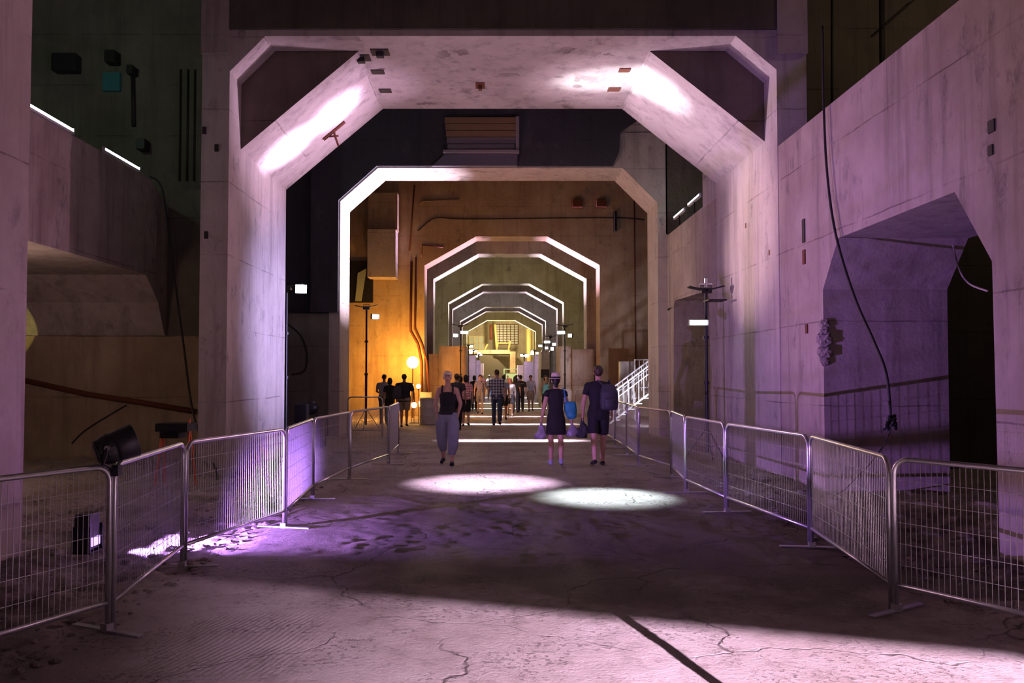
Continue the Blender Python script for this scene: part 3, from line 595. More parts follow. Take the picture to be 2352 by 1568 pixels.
# ================================================================== FENCE PANELS
def fence(p0, p1, label, group, h=1.08, wires=None, foot=(1, 1)):
    p0 = Vector((p0[0], p0[1], 0)); p1 = Vector((p1[0], p1[1], 0)); L_ = (p1 - p0).length
    rz = math.atan2(p1.y - p0.y, p1.x - p0.x); c = (p0 + p1) / 2
    T = thing('crowd_barrier', label, 'barrier', (c.x, c.y, 0), rz, group)
    hw = L_ / 2 - .028; r = .019; cr = .11
    pts = [(-hw, 0, .0)]
    pts += [(-hw + cr - cr * math.cos(a), 0, h - r - cr + cr * math.sin(a)) for a in [PI / 2 * i / 6 for i in range(7)]]
    pts += [(hw - cr + cr * math.sin(a), 0, h - r - cr + cr * math.cos(a)) for a in [PI / 2 * i / 6 for i in range(7)]]
    pts += [(hw, 0, .0)]
    b = NB(); tube(b, pts, r, 10); tube(b, [(-hw, 0, .18), (hw, 0, .18)], r * .9, 10); obj('frame', b, M['galv'], T, True)
    b = NB(); n = wires or max(8, int((2 * hw - .06) / .0385))
    z0, z1 = .185, h - .04
    sg = 4
    for i in range(n + 1):
        x = -hw + .04 + (2 * hw - .08) * i / n
        e = cr - math.sqrt(max(0, cr * cr - max(0, cr - (hw - abs(x))) ** 2)) if hw - abs(x) < cr else 0
        tube(b, [(x, 0, z0), (x, 0, z1 - e)], .0022, sg, cap=False)
    for j in range(1, 6):
        z = .18 + (h - .2) * j / 6; tube(b, [(-hw + .03, .003, z), (hw - .03, .003, z)], .0022, sg, cap=False)
    obj('mesh_infill', b, M['galv'], T)
    for k_, s in enumerate((-1, 1)):
        if not foot[k_]: continue
        b = NB(); x = s * (hw - .004)
        box(b, (x - .025, -.30, .002), (x + .025, .30, .012)); box(b, (x - .028, -.03, .0), (x + .028, .03, .05)); obj('foot', b, M['galv'], T)
    return T
LF = [G(255, 1445), G(420, 1300), G(655, 1210), G(718, 1145), G(803, 1100), G(893, 1065), G(915, 1040)]
a = LF[0]; n0 = Vector((-3.40, 3.45, 0))
GL, GR = 'barriers along the left of the walkway', 'barriers along the right of the walkway'
Lab = ['mesh barrier cut by left frame edge, nearest on the left', 'mesh barrier between the black spot lamp and next post on the left', 'mesh barrier lit bright violet at its far end, left side', 'narrow violet mesh barrier just past the pillar, left side', 'mesh barrier on the left in front of pillar foot shadows', 'left barrier whose far post glows white, by the orange room', 'last left barrier turned end-on beside the glowing post']
for q, (u, v) in enumerate(zip([n0] + LF[:-1], LF)): fence(u, v, Lab[q], GL, foot=(0 if q else 1, 1))
RF = [G(2050, 1400), G(1863, 1255), G(1668, 1175), G(1575, 1130), G(1543, 1095), G(1467, 1068), G(1440, 1045), G(1413, 1027), Vector((2.80, 21.1, 0))]
Lab = ['mesh barrier cut by right frame edge, nearest on the right', 'mesh barrier second from the right frame edge', 'mesh barrier third from right edge, before the violet wall', 'violet lit mesh barrier whose end post glows, right side', 'short angled barrier with white top rail, right side', 'barrier in front of the dark doorway and pillar, right side', 'dull barrier beyond the doorway one, right of the tall person', 'narrow barrier beside the tall person with backpack', 'farthest barrier of the right row, behind the backpack']
for q, (u, v) in enumerate(zip([Vector((3.98, 4.02, 0))] + RF[:-1], RF)): fence(u, v, Lab[q], GR, foot=(0 if q else 1, 1))
fence((2.10, 33.0), (3.12, 33.0), 'orange lit barrier across the hall, left one beside the hat', 'barriers across the hall')
fence((3.19, 32.97), (4.25, 32.6), 'orange lit barrier across the hall, right one near the stairs', 'barriers across the hall')
fence((-3.95, 22.2), (-2.95, 22.1), 'dark barrier in front of the orange room at the left', 'barriers across the hall')

# ================================================================== LAMPS
def head(parent, loc, tgt, w_=.22, h_=.14, name='lamp_head', doors=True, lens=M['lens']):
    b = NB(); box(b, (-w_ / 2, -h_ / 2, 0), (w_ / 2, h_ / 2, .12)); bmesh.ops.bevel(b, geom=b.edges[:], offset=.012, segments=2)
    q = (Vector(tgt) - Vector(loc)).to_track_quat('-Z', 'Y')
    o = obj(name, b, M['black'], parent); o.location = loc; o.rotation_euler = q.to_euler()
    b = NB(); box(b, (-w_ / 2 + .015, -h_ / 2 + .012, -.012), (w_ / 2 - .015, h_ / 2 - .012, .0)); obj('lens', b, lens, o)
    if doors:
        b = NB(); box(b, (-w_ / 2, h_ / 2, -.16), (w_ / 2, h_ / 2 + .006, .0), ); box(b, (-w_ / 2 - .006, -h_ / 2, -.10), (-w_ / 2, h_ / 2, .0)); obj('barn_door', b, M['black'], o)
    return o
def stand(label, x, y, h, heads, group='lamp stands along the hall', plate=True, r=.02, metal=M['black'], clamp=False):
    T = thing('lamp_stand', label, 'lamp stand', (x, y, 0), 0, group)
    b = NB(); tube(b, [(0, 0, .12), (0, 0, h * .45), (0, 0, h * .45 + .002), (0, 0, h)], [r * 1.25, r * 1.25, r, r], 10); 
    for zz in (h * .45, h * .72): cyl(b, (0, 0, zz - .03), (0, 0, zz + .03), r * 1.9, seg=10)
    obj('pole', b, metal, T)
    for i in range(3):
        a = i * 2 * PI / 3 + .5
        b = NB(); tube(b, [(0, 0, .62), (.42 * math.cos(a), .42 * math.sin(a), .015)], .012, 8); tube(b, [(0, 0, .2), (.25 * math.cos(a), .25 * math.sin(a), .26)], .008, 6); obj('leg', b, metal, T)
    if plate:
        b = NB(); box(b, (-.02, -.10, -.012), (.36, .10, .012), Matrix.Rotation(R(-14), 3, 'Y'), (0, 0, h)); box(b, (-.36, -.10, -.012), (.02, .10, .012), Matrix.Rotation(R(12), 3, 'Y'), (0, 0, h)); box(b, (-.10, -.08, h - .05), (.10, .08, h + .05)); tube(b, [(-.1, 0, h), (-.1, .0, h + .1), (.1, 0, h + .1), (.1, 0, h)], .012, 6); obj('crossbar', b, metal, T)
    if clamp:
        b = NB(); cyl(b, (0, 0, h + .0), (0, 0, h + .24), .035); cyl(b, (-.12, 0, h + .12), (.12, 0, h + .12), .03); obj('clamp', b, M['galv'], T)
    for (lx, lz, tg, w2, h2) in heads: head(T, Vector((lx, -.06, lz)), Vector(tg) - Vector((x, y, 0)), w2, h2)
    return T
p = W(657, 700, y=18.0); l1 = W(692, 663, y=18.0)
stand('tall black lamp stand against the left pillar edge with bright square lamp', -4.53, 18.0, 3.55, [(l1.x + 4.53, 3.52, (-1.5, 10, 2.6), .24, .20)], r=.03)
p = W(842, 700, y=25.5)
stand('black lamp stand in front of the orange wall', p.x, 25.5, 3.72, [(.27, 3.45, (1.0, 17, 2.4), .2, .16)], r=.03)
p = W(1622, 741, x=4.22)
stand('lamp stand with glowing tube lamp beside the dark right doorway', 4.22, p.y, 3.33, [(-.17, p.z, (2.2, 6, 1.6), .36, .12)], r=.028, clamp=True)
b = NB(); q = W(1640, 690, y=p.y - .1); box(b, (q.x - .16, q.y - .2, q.z - .015), (q.x + .2, q.y + .2, q.z + .012), Matrix.Rotation(R(-12), 3, 'Y') if False else None); o = obj('flag_panel', b, M['black']); tag(o, 'small black flag plate over the tube lamp by the right doorway', 'lamp shade')
for lx, y, rx_, lb in ((-1.42, 34.95, None, 'first tall lamp stand before the left concrete blocks'), (-1.6, 51.8, None, 'second lamp stand along the left blocks'), (-1.55, 62.5, None, 'third lamp stand along the left blocks'), (-1.35, 74, None, 'farthest lamp stand along the left blocks'),
       (3.0, 35.1, 1, 'first tall lamp stand on the right with wide tube lamp'), (3.05, 45.1, 1, 'lamp stand on the right just behind the first one'), (3.02, 51.2, 1, 'third lamp stand along the right blocks'), (3.1, 63.5, 1, 'fourth lamp stand along the right blocks'), (2.7, 75, 1, 'farthest lamp stand along the right blocks')):
    s = -1 if rx_ else 1
    stand(lb, lx, y, 3.72 if y < 50 else 3.5, [(.16 * s, 3.45, (0, 10, 2), .34 if y < 50 else .24, .14), (-.22 * s, 3.32, (2 * s, 20, 2), .2, .15)], r=.03)
# small far floodlights hung high on the blocks
for i, (px, py, y) in enumerate(((1205, 816, 90), (1222, 812, 88), (1268, 801, 58), (1100, 812, 88), (1082, 805, 88), (1234, 817, 92), (1253, 858, 92))):
    q = W(px, py, y=y)
    t = thing('floodlight', ['wide bright floodlight at hall end, right of centre', 'bright floodlight at hall end beside the wide one', 'small floodlight above the right striped block', 'small floodlight at the hall end, left side', 'wide floodlight at the hall end, far left of centre', 'tiny floodlight below the right row', 'tiny low floodlight near the right blocks'][i], 'floodlight', q, 0, 'far floodlights')
    wd_ = (.95, .4, .22, .3, .6, .25, .2)[i]
    head(t, Vector((0, 0, 0)), Vector((0, -20, -.6)), wd_, .24, 'housing', False)
    b = NB(); cyl(b, (0, .2, -q.z), (0, .2, 0), .03, seg=8); obj('post', b, M['black'], t)
# ground lamp on the left
t = thing('floor_lamp', 'black floor flood lamp glowing violet behind the left barrier', 'floor lamp', (-3.72, 7.80, 0), 0)
b = NB(); box(b, (-.16, -.10, .03), (-.02, .10, .36)); bmesh.ops.bevel(b, geom=b.edges[:], offset=.015, segments=2); obj('housing', b, M['black'], t)
b = NB(); box(b, (-.02, -.08, .06), (-.005, .08, .14)); obj('lens', b, mat('violet_lens', (1, 1, 1), .5, 0, (.6, .4, 1), 1.5), t)
b = NB(); box(b, (-.17, -.13, .0), (.0, -.11, .25)); box(b, (-.17, .11, .0), (.0, .13, .25)); box(b, (-.17, -.13, .0), (.0, .13, .012)); obj('bracket', b, M['black'], t)
# black spotlight clamped on the left barrier
c = W(266, 1025, y=5.42)
t = thing('stage_spotlight', 'black cylindrical stage spotlight clamped on top of the left barrier', 'spotlight', c, 0)
rot = Matrix.Rotation(R(-20), 3, 'Y')
b = NB(); ax = Vector((.80, .52, .32)).normalized()
tube(b, [-ax * .02, ax * .02, ax * .12, ax * .128], [.095, .102, .110, .104], 28); obj('barrel', b, M['black'], t, True)
b = NB(); tube(b, [-ax * .13, -ax * .11, -ax * .05, -ax * .01], [.055, .082, .098, .098], 24)
for i in range(5): tube(b, [-ax * (.035 + .02 * i), -ax * (.041 + .02 * i)], [.104 - .006 * i] * 2, 24)
obj('rear_housing', b, M['black'], t)
b = NB(); tube(b, [Vector((0, -.12, 0)), Vector((-.02, -.13, -.10)), Vector((-.01, -.03, -.135)), Vector((-.01, .03, -.135)), Vector((-.02, .13, -.10)), Vector((0, .12, 0))], .012, 8); box(b, (-.03, -.03, -.19), (.03, .03, -.12)); obj('yoke', b, M['black'], t)
b = NB(); cyl(b, Vector((0, -.105, .0)), Vector((0, -.13, .0)), .016); obj('knob', b, M['galv'], t)
# dark lamp and cases behind the barrier beyond the pillar
c = W(715, 940, y=19.1)
t = thing('stage_spotlight', 'small black spotlight on a case behind the left barrier', 'spotlight', (c.x, c.y, c.z), 0)
b = NB(); tube(b, [(-.12, -.1, -.06), (0, 0, .02), (.1, .06, .1)], [.10, .15, .13], 18); obj('barrel', b, M['black'], t, True)
b = NB(); tube(b, [(-.14, 0, -.02), (-.12, 0, -.2), (.12, 0, -.2), (.14, 0, .05)], .015, 8); obj('yoke', b, M['black'], t)
b = NB(); box(b, (c.x - .2, 18.9, 0), (c.x + .3, 19.4, c.z - .2)); bmesh.ops.bevel(b, geom=b.edges[:], offset=.02, segments=2); tag(obj('equipment_case', b, mat('grey_case', (.10, .09, .11), .7)), 'low grey equipment case under the small spotlight on the left', 'case')
c = W(680, 955, y=18.2)
b = NB(); box(b, (c.x - .1, 18.45, 0), (c.x + .17, 18.75, 1.0)); bmesh.ops.bevel(b, geom=b.edges[:], offset=.02, segments=2); tag(obj('equipment_case', b, M['black']), 'black upright case next to the left lamp stand', 'case')
# fluorescent tubes
def ftube(y0_, y1_, x, z, label, grp):
    t = thing('fluorescent_tube', label, 'light tube', (x, (y0_ + y1_) / 2, z), 0, grp); hl = (y1_ - y0_) / 2
    b = NB(); tube(b, [(0, -hl, 0), (0, hl, 0)], .026, 12); obj('tube', b, M['tube'], t, True)
    b = NB(); box(b, (-.03, -hl, -.065), (.03, hl, -.03)); box(b, (-.025, -hl - .02, -.06), (.025, -hl + .0, .03)); box(b, (-.025, hl, -.06), (.025, hl + .02, .03)); obj('batten', b, M['white_paint'], t)
ftube(11.72, 13.05, -6.72, 5.545, 'long glowing tube light on the left wall top, nearer one', 'tubes on the left wall')
ftube(14.12, 15.5, -6.72, 5.545, 'glowing tube light on the left wall top, farther one', 'tubes on the left wall')
q = [W(1603, 447, x=4.80), W(1577, 468, x=4.80), W(1567, 478, x=4.80), W(1545, 500, x=4.80)]
for a_, b_, lb in ((q[0], q[1], 'upper glowing tube in the gap above right wall'), (q[2], q[3], 'lower glowing tube in the gap above right wall')):
    ftube(a_.y, b_.y, 4.85, (a_.z + b_.z) / 2, lb, 'tubes on the right wall')
    bb = NB(); box(bb, (4.84, (a_.y + b_.y) / 2 - .02, ZT), (4.87, (a_.y + b_.y) / 2 + .02, a_.z - .06)); tag(obj('tube_bracket', bb, M['black']), 'thin dark bracket carrying the ' + lb[:5] + ' tube above the right wall', 'bracket')
# orange corner: globe, string of bulbs on a stand, drum, table
c = W(948, 832, y=32.0)
t = thing('globe_lamp', 'large glowing orange globe lamp on a post before the orange wall', 'lamp', (c.x, c.y, 0))
b = NB(); ell(b, (0, 0, c.z), (.23, .23, .23), sub=3); obj('globe', b, M['bulb'], t, True)
b = NB(); cyl(b, (0, .0, 0), (0, 0, c.z - .2), .02); cyl(b, (0, 0, c.z - .24), (0, 0, c.z - .16), .06); obj('post', b, M['rust'], t)
for i, (px, py, r_) in enumerate(((945, 885, .07), (961, 887, .08), (951, 930, .10), (968, 925, .085))):
    c = W(px, py, y=28.4); t = thing('bare_bulb', ['upper left small bare bulb beside the heavy person', 'upper right small bare bulb beside the heavy person', 'lower left small bare bulb near the steel drum', 'lower right small bare bulb near the steel drum'][i], 'bulb', (c.x, c.y, 0), 0, 'bare bulbs by the steel drum')
    b = NB(); ell(b, (0, 0, c.z), (r_,) * 3); obj('bulb', b, M['bulbs'], t, True)
    b = NB(); cyl(b, (0, 0, 0), (0, 0, c.z - r_), .012, seg=8); cyl(b, (0, 0, c.z - r_ - .06), (0, 0, c.z - r_ + .02), .03, seg=10)
    cyl(b, (0, 0, 0), (0, 0, .02), .07, seg=12)
    obj('holder', b, M['rust'], t)
c = G(985, 975)
t = thing('steel_drum', 'ribbed grey steel drum standing between the bulbs and walkway', 'drum', (c.x, c.y + .2, 0))
b = NB(); hh = .88; rr = .33
pr = [(0, rr), (.02, rr + .012), (.04, rr)]
for z in (.29, .58): pr += [(z - .03, rr), (z, rr + .016), (z + .03, rr)]
pr += [(hh - .03, rr), (hh - .012, rr + .012), (hh, rr)]
loft(b, [(z, 0, 0, r_, r_) for z, r_ in pr], 40); obj('drum_shell', b, M['barrel'], t, True)
b = NB(); loft(b, [(hh, 0, 0, rr - .02, rr - .02), (hh + .006, 0, 0, rr - .02, rr - .02)], 36); obj('lid', b, M['rust'], t)
b = NB(); q = W(977, 910, y=28.6); box(b, (q.x - .2, 28.75, 0), (q.x + .2, 29.15, 1.05)); bmesh.ops.bevel(b, geom=b.edges[:], offset=.01, segments=1); tag(obj('wooden_box', b, M['yellow_steel']), 'pale box standing behind the steel drum', 'box')

# ================================================================== FITTINGS ON THE ARCHES AND WALLS
for i, (px, py, w_, l_) in enumerate(((830, 103, .16, .30), (873, 122, .16, .30), (868, 167, .12, .22), (885, 210, .12, .22), (1434, 163, .10, .2), (1410, 207, .12, .22), (1103, 198, .09, .34))):
    q = W(px, py, z=ZS - .02) if py > 115 else W(px, py, y=14.6)
    b = NB(); box(b, (q.x - w_, q.y - l_ / 2, ZS - .012), (q.x + w_, q.y + l_ / 2, ZS + .02)); bmesh.ops.bevel(b, geom=b.edges[:], offset=.012, segments=1)
    if i in (0, 1, 6): box(b, (q.x - w_ * .4, q.y - .06, ZS - .09), (q.x + w_ * .4, q.y + .06, ZS))
    tag(obj('anchor_plate', b, M['rust'] if i > 3 else M['rubber']), ['dark anchor plate at the upper left corner of arch underside', 'dark hooked anchor plate, second at the arch left corner', 'dark slot plate third down at the arch left corner', 'dark slot plate lowest at the arch left corner', 'small plate in the white glow at arch right corner', 'small plate below the white glow at arch right corner', 'rusty plate in the middle of arch underside'][i], 'anchor plate', 'plates under the first arch')
hd = Vector((-2.37 - XL, 0, ZS - 5.58)).normalized()
q = W(815, 275, y=16.7); t_ = ((q.x - XL) * hd.x + (q.z - 5.58) * hd.z); q = Vector((XL, 16.5, 5.58)) + hd * 1.55; nrm = Vector((hd.z, 0, -hd.x))
t = thing('rusty_bracket', 'rusty red bracket hanging from the left sloping arch side', 'bracket', q)
b = NB(); tube(b, [-hd * .28 + nrm * .02, hd * .28 + nrm * .02], .035, 8); obj('arm', b, M['rust'], t)
b = NB(); tube(b, [nrm * .02, nrm * .1 - hd * .05, nrm * .16 + Vector((0, 0, -.2))], .022, 8); tube(b, [-hd * .15 + nrm * .05, nrm * .16], .02, 6); obj('hook', b, M['rust'], t)
# wooden framed panel over second arch
a_ = W(1022, 268, y=22.3); b_ = W(1188, 345, y=22.3)
t = thing('wooden_hatch', 'weathered wooden framed hatch above the second arch', 'hatch', ((a_.x + b_.x) / 2, 22.36, b_.z))
wx_ = (b_.x - a_.x) / 2; hz_ = a_.z - b_.z
for i in range(5):
    b = NB(); z0_ = hz_ * i / 5; box(b, (-wx_ * (.93 + .02 * i), -.05, z0_ + .01), (wx_ * (.93 + .02 * i), .06, z0_ + hz_ / 5 - .01)); obj('board', b, M['wood'] if i > 1 else mat('grey_board', (.22, .19, .22), .8), t)
b = NB(); box(b, (-wx_ - .05, -.12, -.08), (wx_ + .05, .06, 0)); box(b, (wx_ - .04, -.09, 0), (wx_ + .05, .06, hz_)); obj('sill', b, mat('pale_sill', (.34, .30, .34), .7), t)
b = NB(); prism(b, [(-wx_ - .35, -.42), (wx_, -.42), (wx_, -.1), (-wx_ + .0, -.1)], 'y', -.04, .06); obj('apron', b, mat('bluegrey_plate', (.14, .14, .20), .6), t)
# items on orange wall
a_ = W(850, 448, y=33.2); b_ = W(915, 640, y=33.2); m_ = W(880, 532, y=33.2)
t = thing('concrete_duct', 'boxy concrete duct hanging high on the orange wall', 'duct', ((a_.x + b_.x) / 2, 33.1, b_.z))
hw_ = (b_.x - a_.x) / 2
b = NB(); box(b, (-hw_, -.5, 0), (hw_ - .05, .4, m_.z - b_.z)); obj('lower_box', b, M['conc'], t)
b = NB(); box(b, (-hw_, -.35, m_.z - b_.z), (hw_, .4, a_.z - b_.z)); obj('upper_box', b, M['conc_brown'], t)
a_ = W(812, 600, y=33.48); b_ = W(857, 695, y=33.48)
b = NB(); prism(b, [(a_.x - .5, b_.z), (b_.x, b_.z), (b_.x, a_.z - .25), (b_.x - .2, a_.z), (a_.x - .5, a_.z)], 'y', 33.38, 33.52)
o = obj('window_1', b, M['black']); o['kind'] = 'structure'
b = NB(); prism(b, [(a_.x + .1, b_.z + .05), (a_.x + .35, b_.z + .05), (a_.x + .55, a_.z - .3), (a_.x + .2, a_.z - .5)], 'y', 33.33, 33.38); g_ = obj('window_pane', b, M['glass'], o)
def smooth(pts, n=6):
    P_ = [Vector(p) for p in pts]; out = []
    for i in range(len(P_) - 1):
        a, b_, c_, d = P_[max(i - 1, 0)], P_[i], P_[i + 1], P_[min(i + 2, len(P_) - 1)]
        for k in range(n):
            t = k / n; out.append(.5 * ((2 * b_) + (c_ - a) * t + (2 * a - 5 * b_ + 4 * c_ - d) * t * t + (3 * b_ - a - 3 * c_ + d) * t ** 3))
    return out + [P_[-1]]
def pipe(label, pts, r, m='pipe', name='pipe', cat='pipe', grp=None, seg=8):
    if name == 'cable': pts = smooth(pts)
    b = NB(); tube(b, pts, r, seg); return tag(obj(name, b, M[m], None, True), label, cat, grp)
pipe('vertical rusty pipe down the orange wall, left of the pair', [W(945, 600, y=33.46), W(943, 760, y=33.46), W(960, 790, y=33.46), W(968, 830, y=33.46), W(970, 905, y=33.46)], .05, 'rust', grp='pipes on the orange wall')
pipe('vertical rusty pipe down the orange wall, right of the pair', [W(956, 590, y=33.46), W(953, 755, y=33.46), W(969, 790, y=33.46), W(980, 830, y=33.46), W(985, 905, y=33.46)], .045, 'rust', grp='pipes on the orange wall')
pipe('thin vertical conduit high on the orange wall', [W(952, 425, y=33.48), W(940, 575, y=33.48)], .03, 'rust', grp='pipes on the orange wall')
pipe('short horizontal pipe near top of the orange wall', [W(966, 470, y=33.48), W(970, 462, y=33.48), W(1055, 458, y=33.48)], .035, grp='pipes on the orange wall')
pipe('long sagging cable across the brown wall above small arches', [W(960, 530, y=33.48), W(985, 508, y=33.48), W(1010, 500, y=33.48), W(1080, 503, y=33.48), W(1400, 500, y=33.48), W(1480, 505, y=33.48)], .022, 'rubber', 'cable', 'cable')
pipe('short bent conduit left of the small arches', [W(968, 590, y=33.48), W(970, 563, y=33.48), W(1018, 568, y=33.48)], .025, 'rust', grp='pipes on the orange wall')
pipe('vertical dark conduit right side of the brown wall', [W(1457, 460, y=33.48), W(1460, 870, y=33.48)], .025, 'rust', grp='pipes on the orange wall')
for i, px in enumerate((1325, 1380)):
    q = W(px, 470, y=33.48); b = NB(); box(b, (q.x - .2, 33.2, q.z - .14), (q.x + .2, 33.52, q.z + .14)); bmesh.ops.bevel(b, geom=b.edges[:], offset=.02, segments=1)
    tag(obj('junction_box', b, M['rust']), ['left of two dark boxes on the brown upper wall', 'right of two dark boxes on the brown upper wall'][i], 'junction box', 'boxes on the brown wall')
q = W(1412, 510, y=33.48); b = NB(); box(b, (q.x - .05, 33.2, q.z - .4), (q.x + .05, 33.52, q.z + .4)); tag(obj('steel_strap', b, M['black']), 'short black vertical strap on the brown upper wall', 'strap')
# cables
pipe('long black cable hanging down the right wall past the opening', [W(1890, 60, x=4.66), W(1892, 240, x=4.66), W(1900, 400, x=4.66), W(1920, 540, x=4.66), W(1962, 680, x=4.66), W(2010, 790, x=4.66), W(2036, 860, x=4.66), W(2046, 960, x=4.66)], .018, 'rubber', 'cable', 'cable')
c = W(2046, 962, x=4.66); t = thing('plug_cluster', 'tangle of black plugs at the end of the right cable', 'plug cluster', c)
b = NB(); 
for i in range(7): 
    a = Vector((random.uniform(-.05, .05), random.uniform(-.06, .06), random.uniform(-.12, .08))); caps(b, a, a + Vector((random.uniform(-.05, .05), random.uniform(-.05, .05), -.07)), .022, .018)
obj('plugs', b, M['black'], t, True)
b = NB(); tube(b, [(0, 0, -.1), (0, .15, -.3), (0, .5, -.55), (0, 1.3, -1.0), (0, 2.2, -1.35)], .008, 6); obj('loose_lead', b, M['rubber'], t)
pipe('black cable hanging down beside the left pillar', [W(345, 405, y=15.9), W(374, 440, y=15.9), W(398, 620, y=15.4), W(420, 780, y=15.0), W(440, 930, y=14.5), W(465, 1015, y=14.0), W(498, 1085, y=13.5), W(495, 1130, y=13.0)], .02, 'rubber', 'cable', 'cable')
pipe('thick dark pipe sloping down across the left back wall', [W(50, 872, y=16.68), W(200, 905, y=16.68), W(330, 925, y=16.68), W(450, 945, y=16.68)], .055, 'rust')
pipe('thin loose cable on the lower left back wall', [W(165, 1018, y=16.71), W(200, 985, y=16.71), W(290, 930, y=16.71)], .015, 'rubber', 'cable', 'cable')
pipe('cable loop on the dark wall right of the left pillar', [W(662, 745, y=22.51), W(690, 770, y=22.51), W(705, 810, y=22.51), W(700, 850, y=22.51), W(670, 860, y=22.51)], .025, 'rubber', 'cable', 'cable')
pipe('long black pipe running across the dark wall at upper right', [W(1952, 0, y=16.18), W(1950, 300, y=16.18)], .02, 'rubber') if False else None
pipe('dark vertical conduit on the upper right rear wall', [W(2026, -20, y=16.18), W(2027, 190, y=16.18)], .05, 'rubber')
pipe('thin vertical conduit left of the thick one at upper right', [W(1912, -20, y=16.18), W(1912, 240, y=16.18)], .02, 'rubber')
pipe('thin diagonal cable at the upper right corner', [W(2025, 65, y=15.9), W(2110, -10, y=15.9)], .02, 'rubber', 'cable', 'cable')
pipe('thin cable arcing inside the black tunnel opening', [W(2182, 525, x=6.4), W(2200, 610, x=6.3), W(2225, 650, x=6.2), W(2268, 668, x=5.9)], .012, 'conc', 'cable', 'cable')
for i, (px, py, hh_, ww_) in enumerate(((1845, 530, .36, .05), (1846, 590, .22, .05), (1713, 518, .10, .03), (1852, 755, .14, .04), (1767, 580, .09, .03), (2276, 290, .12, .05), (2274, 345, .10, .035))):
    q = W(px, py, x=XR); b = NB(); box(b, (XR - .004, q.y - ww_, q.z - hh_ / 2), (XR + .04, q.y + ww_, q.z + hh_ / 2)); bmesh.ops.bevel(b, geom=b.edges[:], offset=.01, segments=1)
    tag(obj('cast_in_slot', b, M['rust'] if 0 < i < 5 else M['rubber']), ['long dark slot strip in the right wall', 'lower short part of the slot strip in the right wall', 'small rusty mark above the right wall streak', 'short slot low on right wall near the broken corner', 'second small rusty mark on the right wall', 'upper dark insert high on the right wall edge', 'lower dark insert high on the right wall edge'][i], 'slot', 'slots in the right wall')
for i, (px, py) in enumerate(((470, 300), (498, 340), (474, 540))):
    q = W(px, py, y=13.66) if px < 520 else W(px, py, x=XL); b = NB(); box(b, (q.x - .03, 13.63, q.z - .06), (q.x + .03, 13.7, q.z + .06)); tag(obj('cast_in_slot', b, M['rubber']), ['upper small black hole plate on the left pillar front', 'lower small black hole plate on the left pillar front', 'lowest dark insert on the left pillar front'][i], 'slot', 'slots in the left pillar')
# left rear wall fittings
q = W(255, 187, y=19.3); b = NB(); box(b, (q.x - .2, 19.3, q.z - .22), (q.x + .2, 19.41, q.z + .22)); tag(obj('blue_board', b, M['blue_paper']), 'small faded blue board on the dark upper left wall', 'board')
for i, (px, py, w_, h_) in enumerate(((155, 148, .28, .2), (260, 135, .12, .14), (305, 165, .07, .1), (330, 335, .1, .12))):
    q = W(px, py, y=19.3); b = NB(); box(b, (q.x - w_, 19.1, q.z - h_), (q.x + w_, 19.41, q.z + h_)); bmesh.ops.bevel(b, geom=b.edges[:], offset=.03, segments=1)
    tag(obj('wall_bracket', b, M['black']), ['large black bracket high on the dark upper left wall', 'black bracket above the small blue board', 'small black bracket right of the blue board', 'small black bracket low on the dark upper left wall'][i], 'bracket', 'fittings on the upper left wall')
for i, px in enumerate((305, 415, 432, 448)):
    pipe(['thick dark conduit beside the blue board, upper left wall', 'leftmost of three thin conduits near the left pillar', 'middle of three thin conduits near the left pillar', 'rightmost of three thin conduits near the left pillar'][i], [W(px, 160 if i else 165, y=19.37), W(px - (3 if i else -2), 415 if i else 290, y=19.37)], .05 if not i else .022, 'rubber', grp='conduits on the upper left wall')
# orange legged trestle on the left
c = G(405, 1075); c = Vector((c.x, 12.6, 0)); q = W(405, 980, y=12.6)
t = thing('trestle', 'dark topped trestle with orange legs behind the left barrier', 'trestle', (q.x, 12.6, 0))
b = NB(); box(b, (-.24, -.2, q.z - .06), (.24, .2, q.z + .06)); box(b, (-.18, -.18, q.z - .16), (.1, .18, q.z - .06)); obj('top', b, M['black'], t)
for sx_ in (-1, 1):
    b = NB(); tube(b, [(.2 * sx_, 0, q.z + .12 if sx_ > 0 else q.z), (.24 * sx_, -.2, -.05)], .018, 8); obj('leg', b, M['orange_paint'], t)
    b = NB(); tube(b, [(.2 * sx_, 0, q.z), (.24 * sx_, .2, -.05)], .018, 8); obj('leg', b, M['orange_paint'], t)
# chipped lumps at the tunnel corner
b = NB()
for px, py, r_ in ((1890, 745, .07), (1893, 780, .11), (1888, 810, .1), (1892, 765, .07), (1889, 830, .06)):
    q = W(px, py, y=11.9); vv = bmesh.ops.create_icosphere(b, subdivisions=3, radius=1)['verts']
    for v in vv: v.co *= (1 + .5 * noise.noise(v.co * 3 + q)); v.co = v.co * r_; v.co += Vector((XR + .03, 11.87, q.z))
tag(obj('broken_concrete_edge', b, M['rock']), 'crumbling lumps of concrete on the corner of the tunnel opening', 'broken concrete')

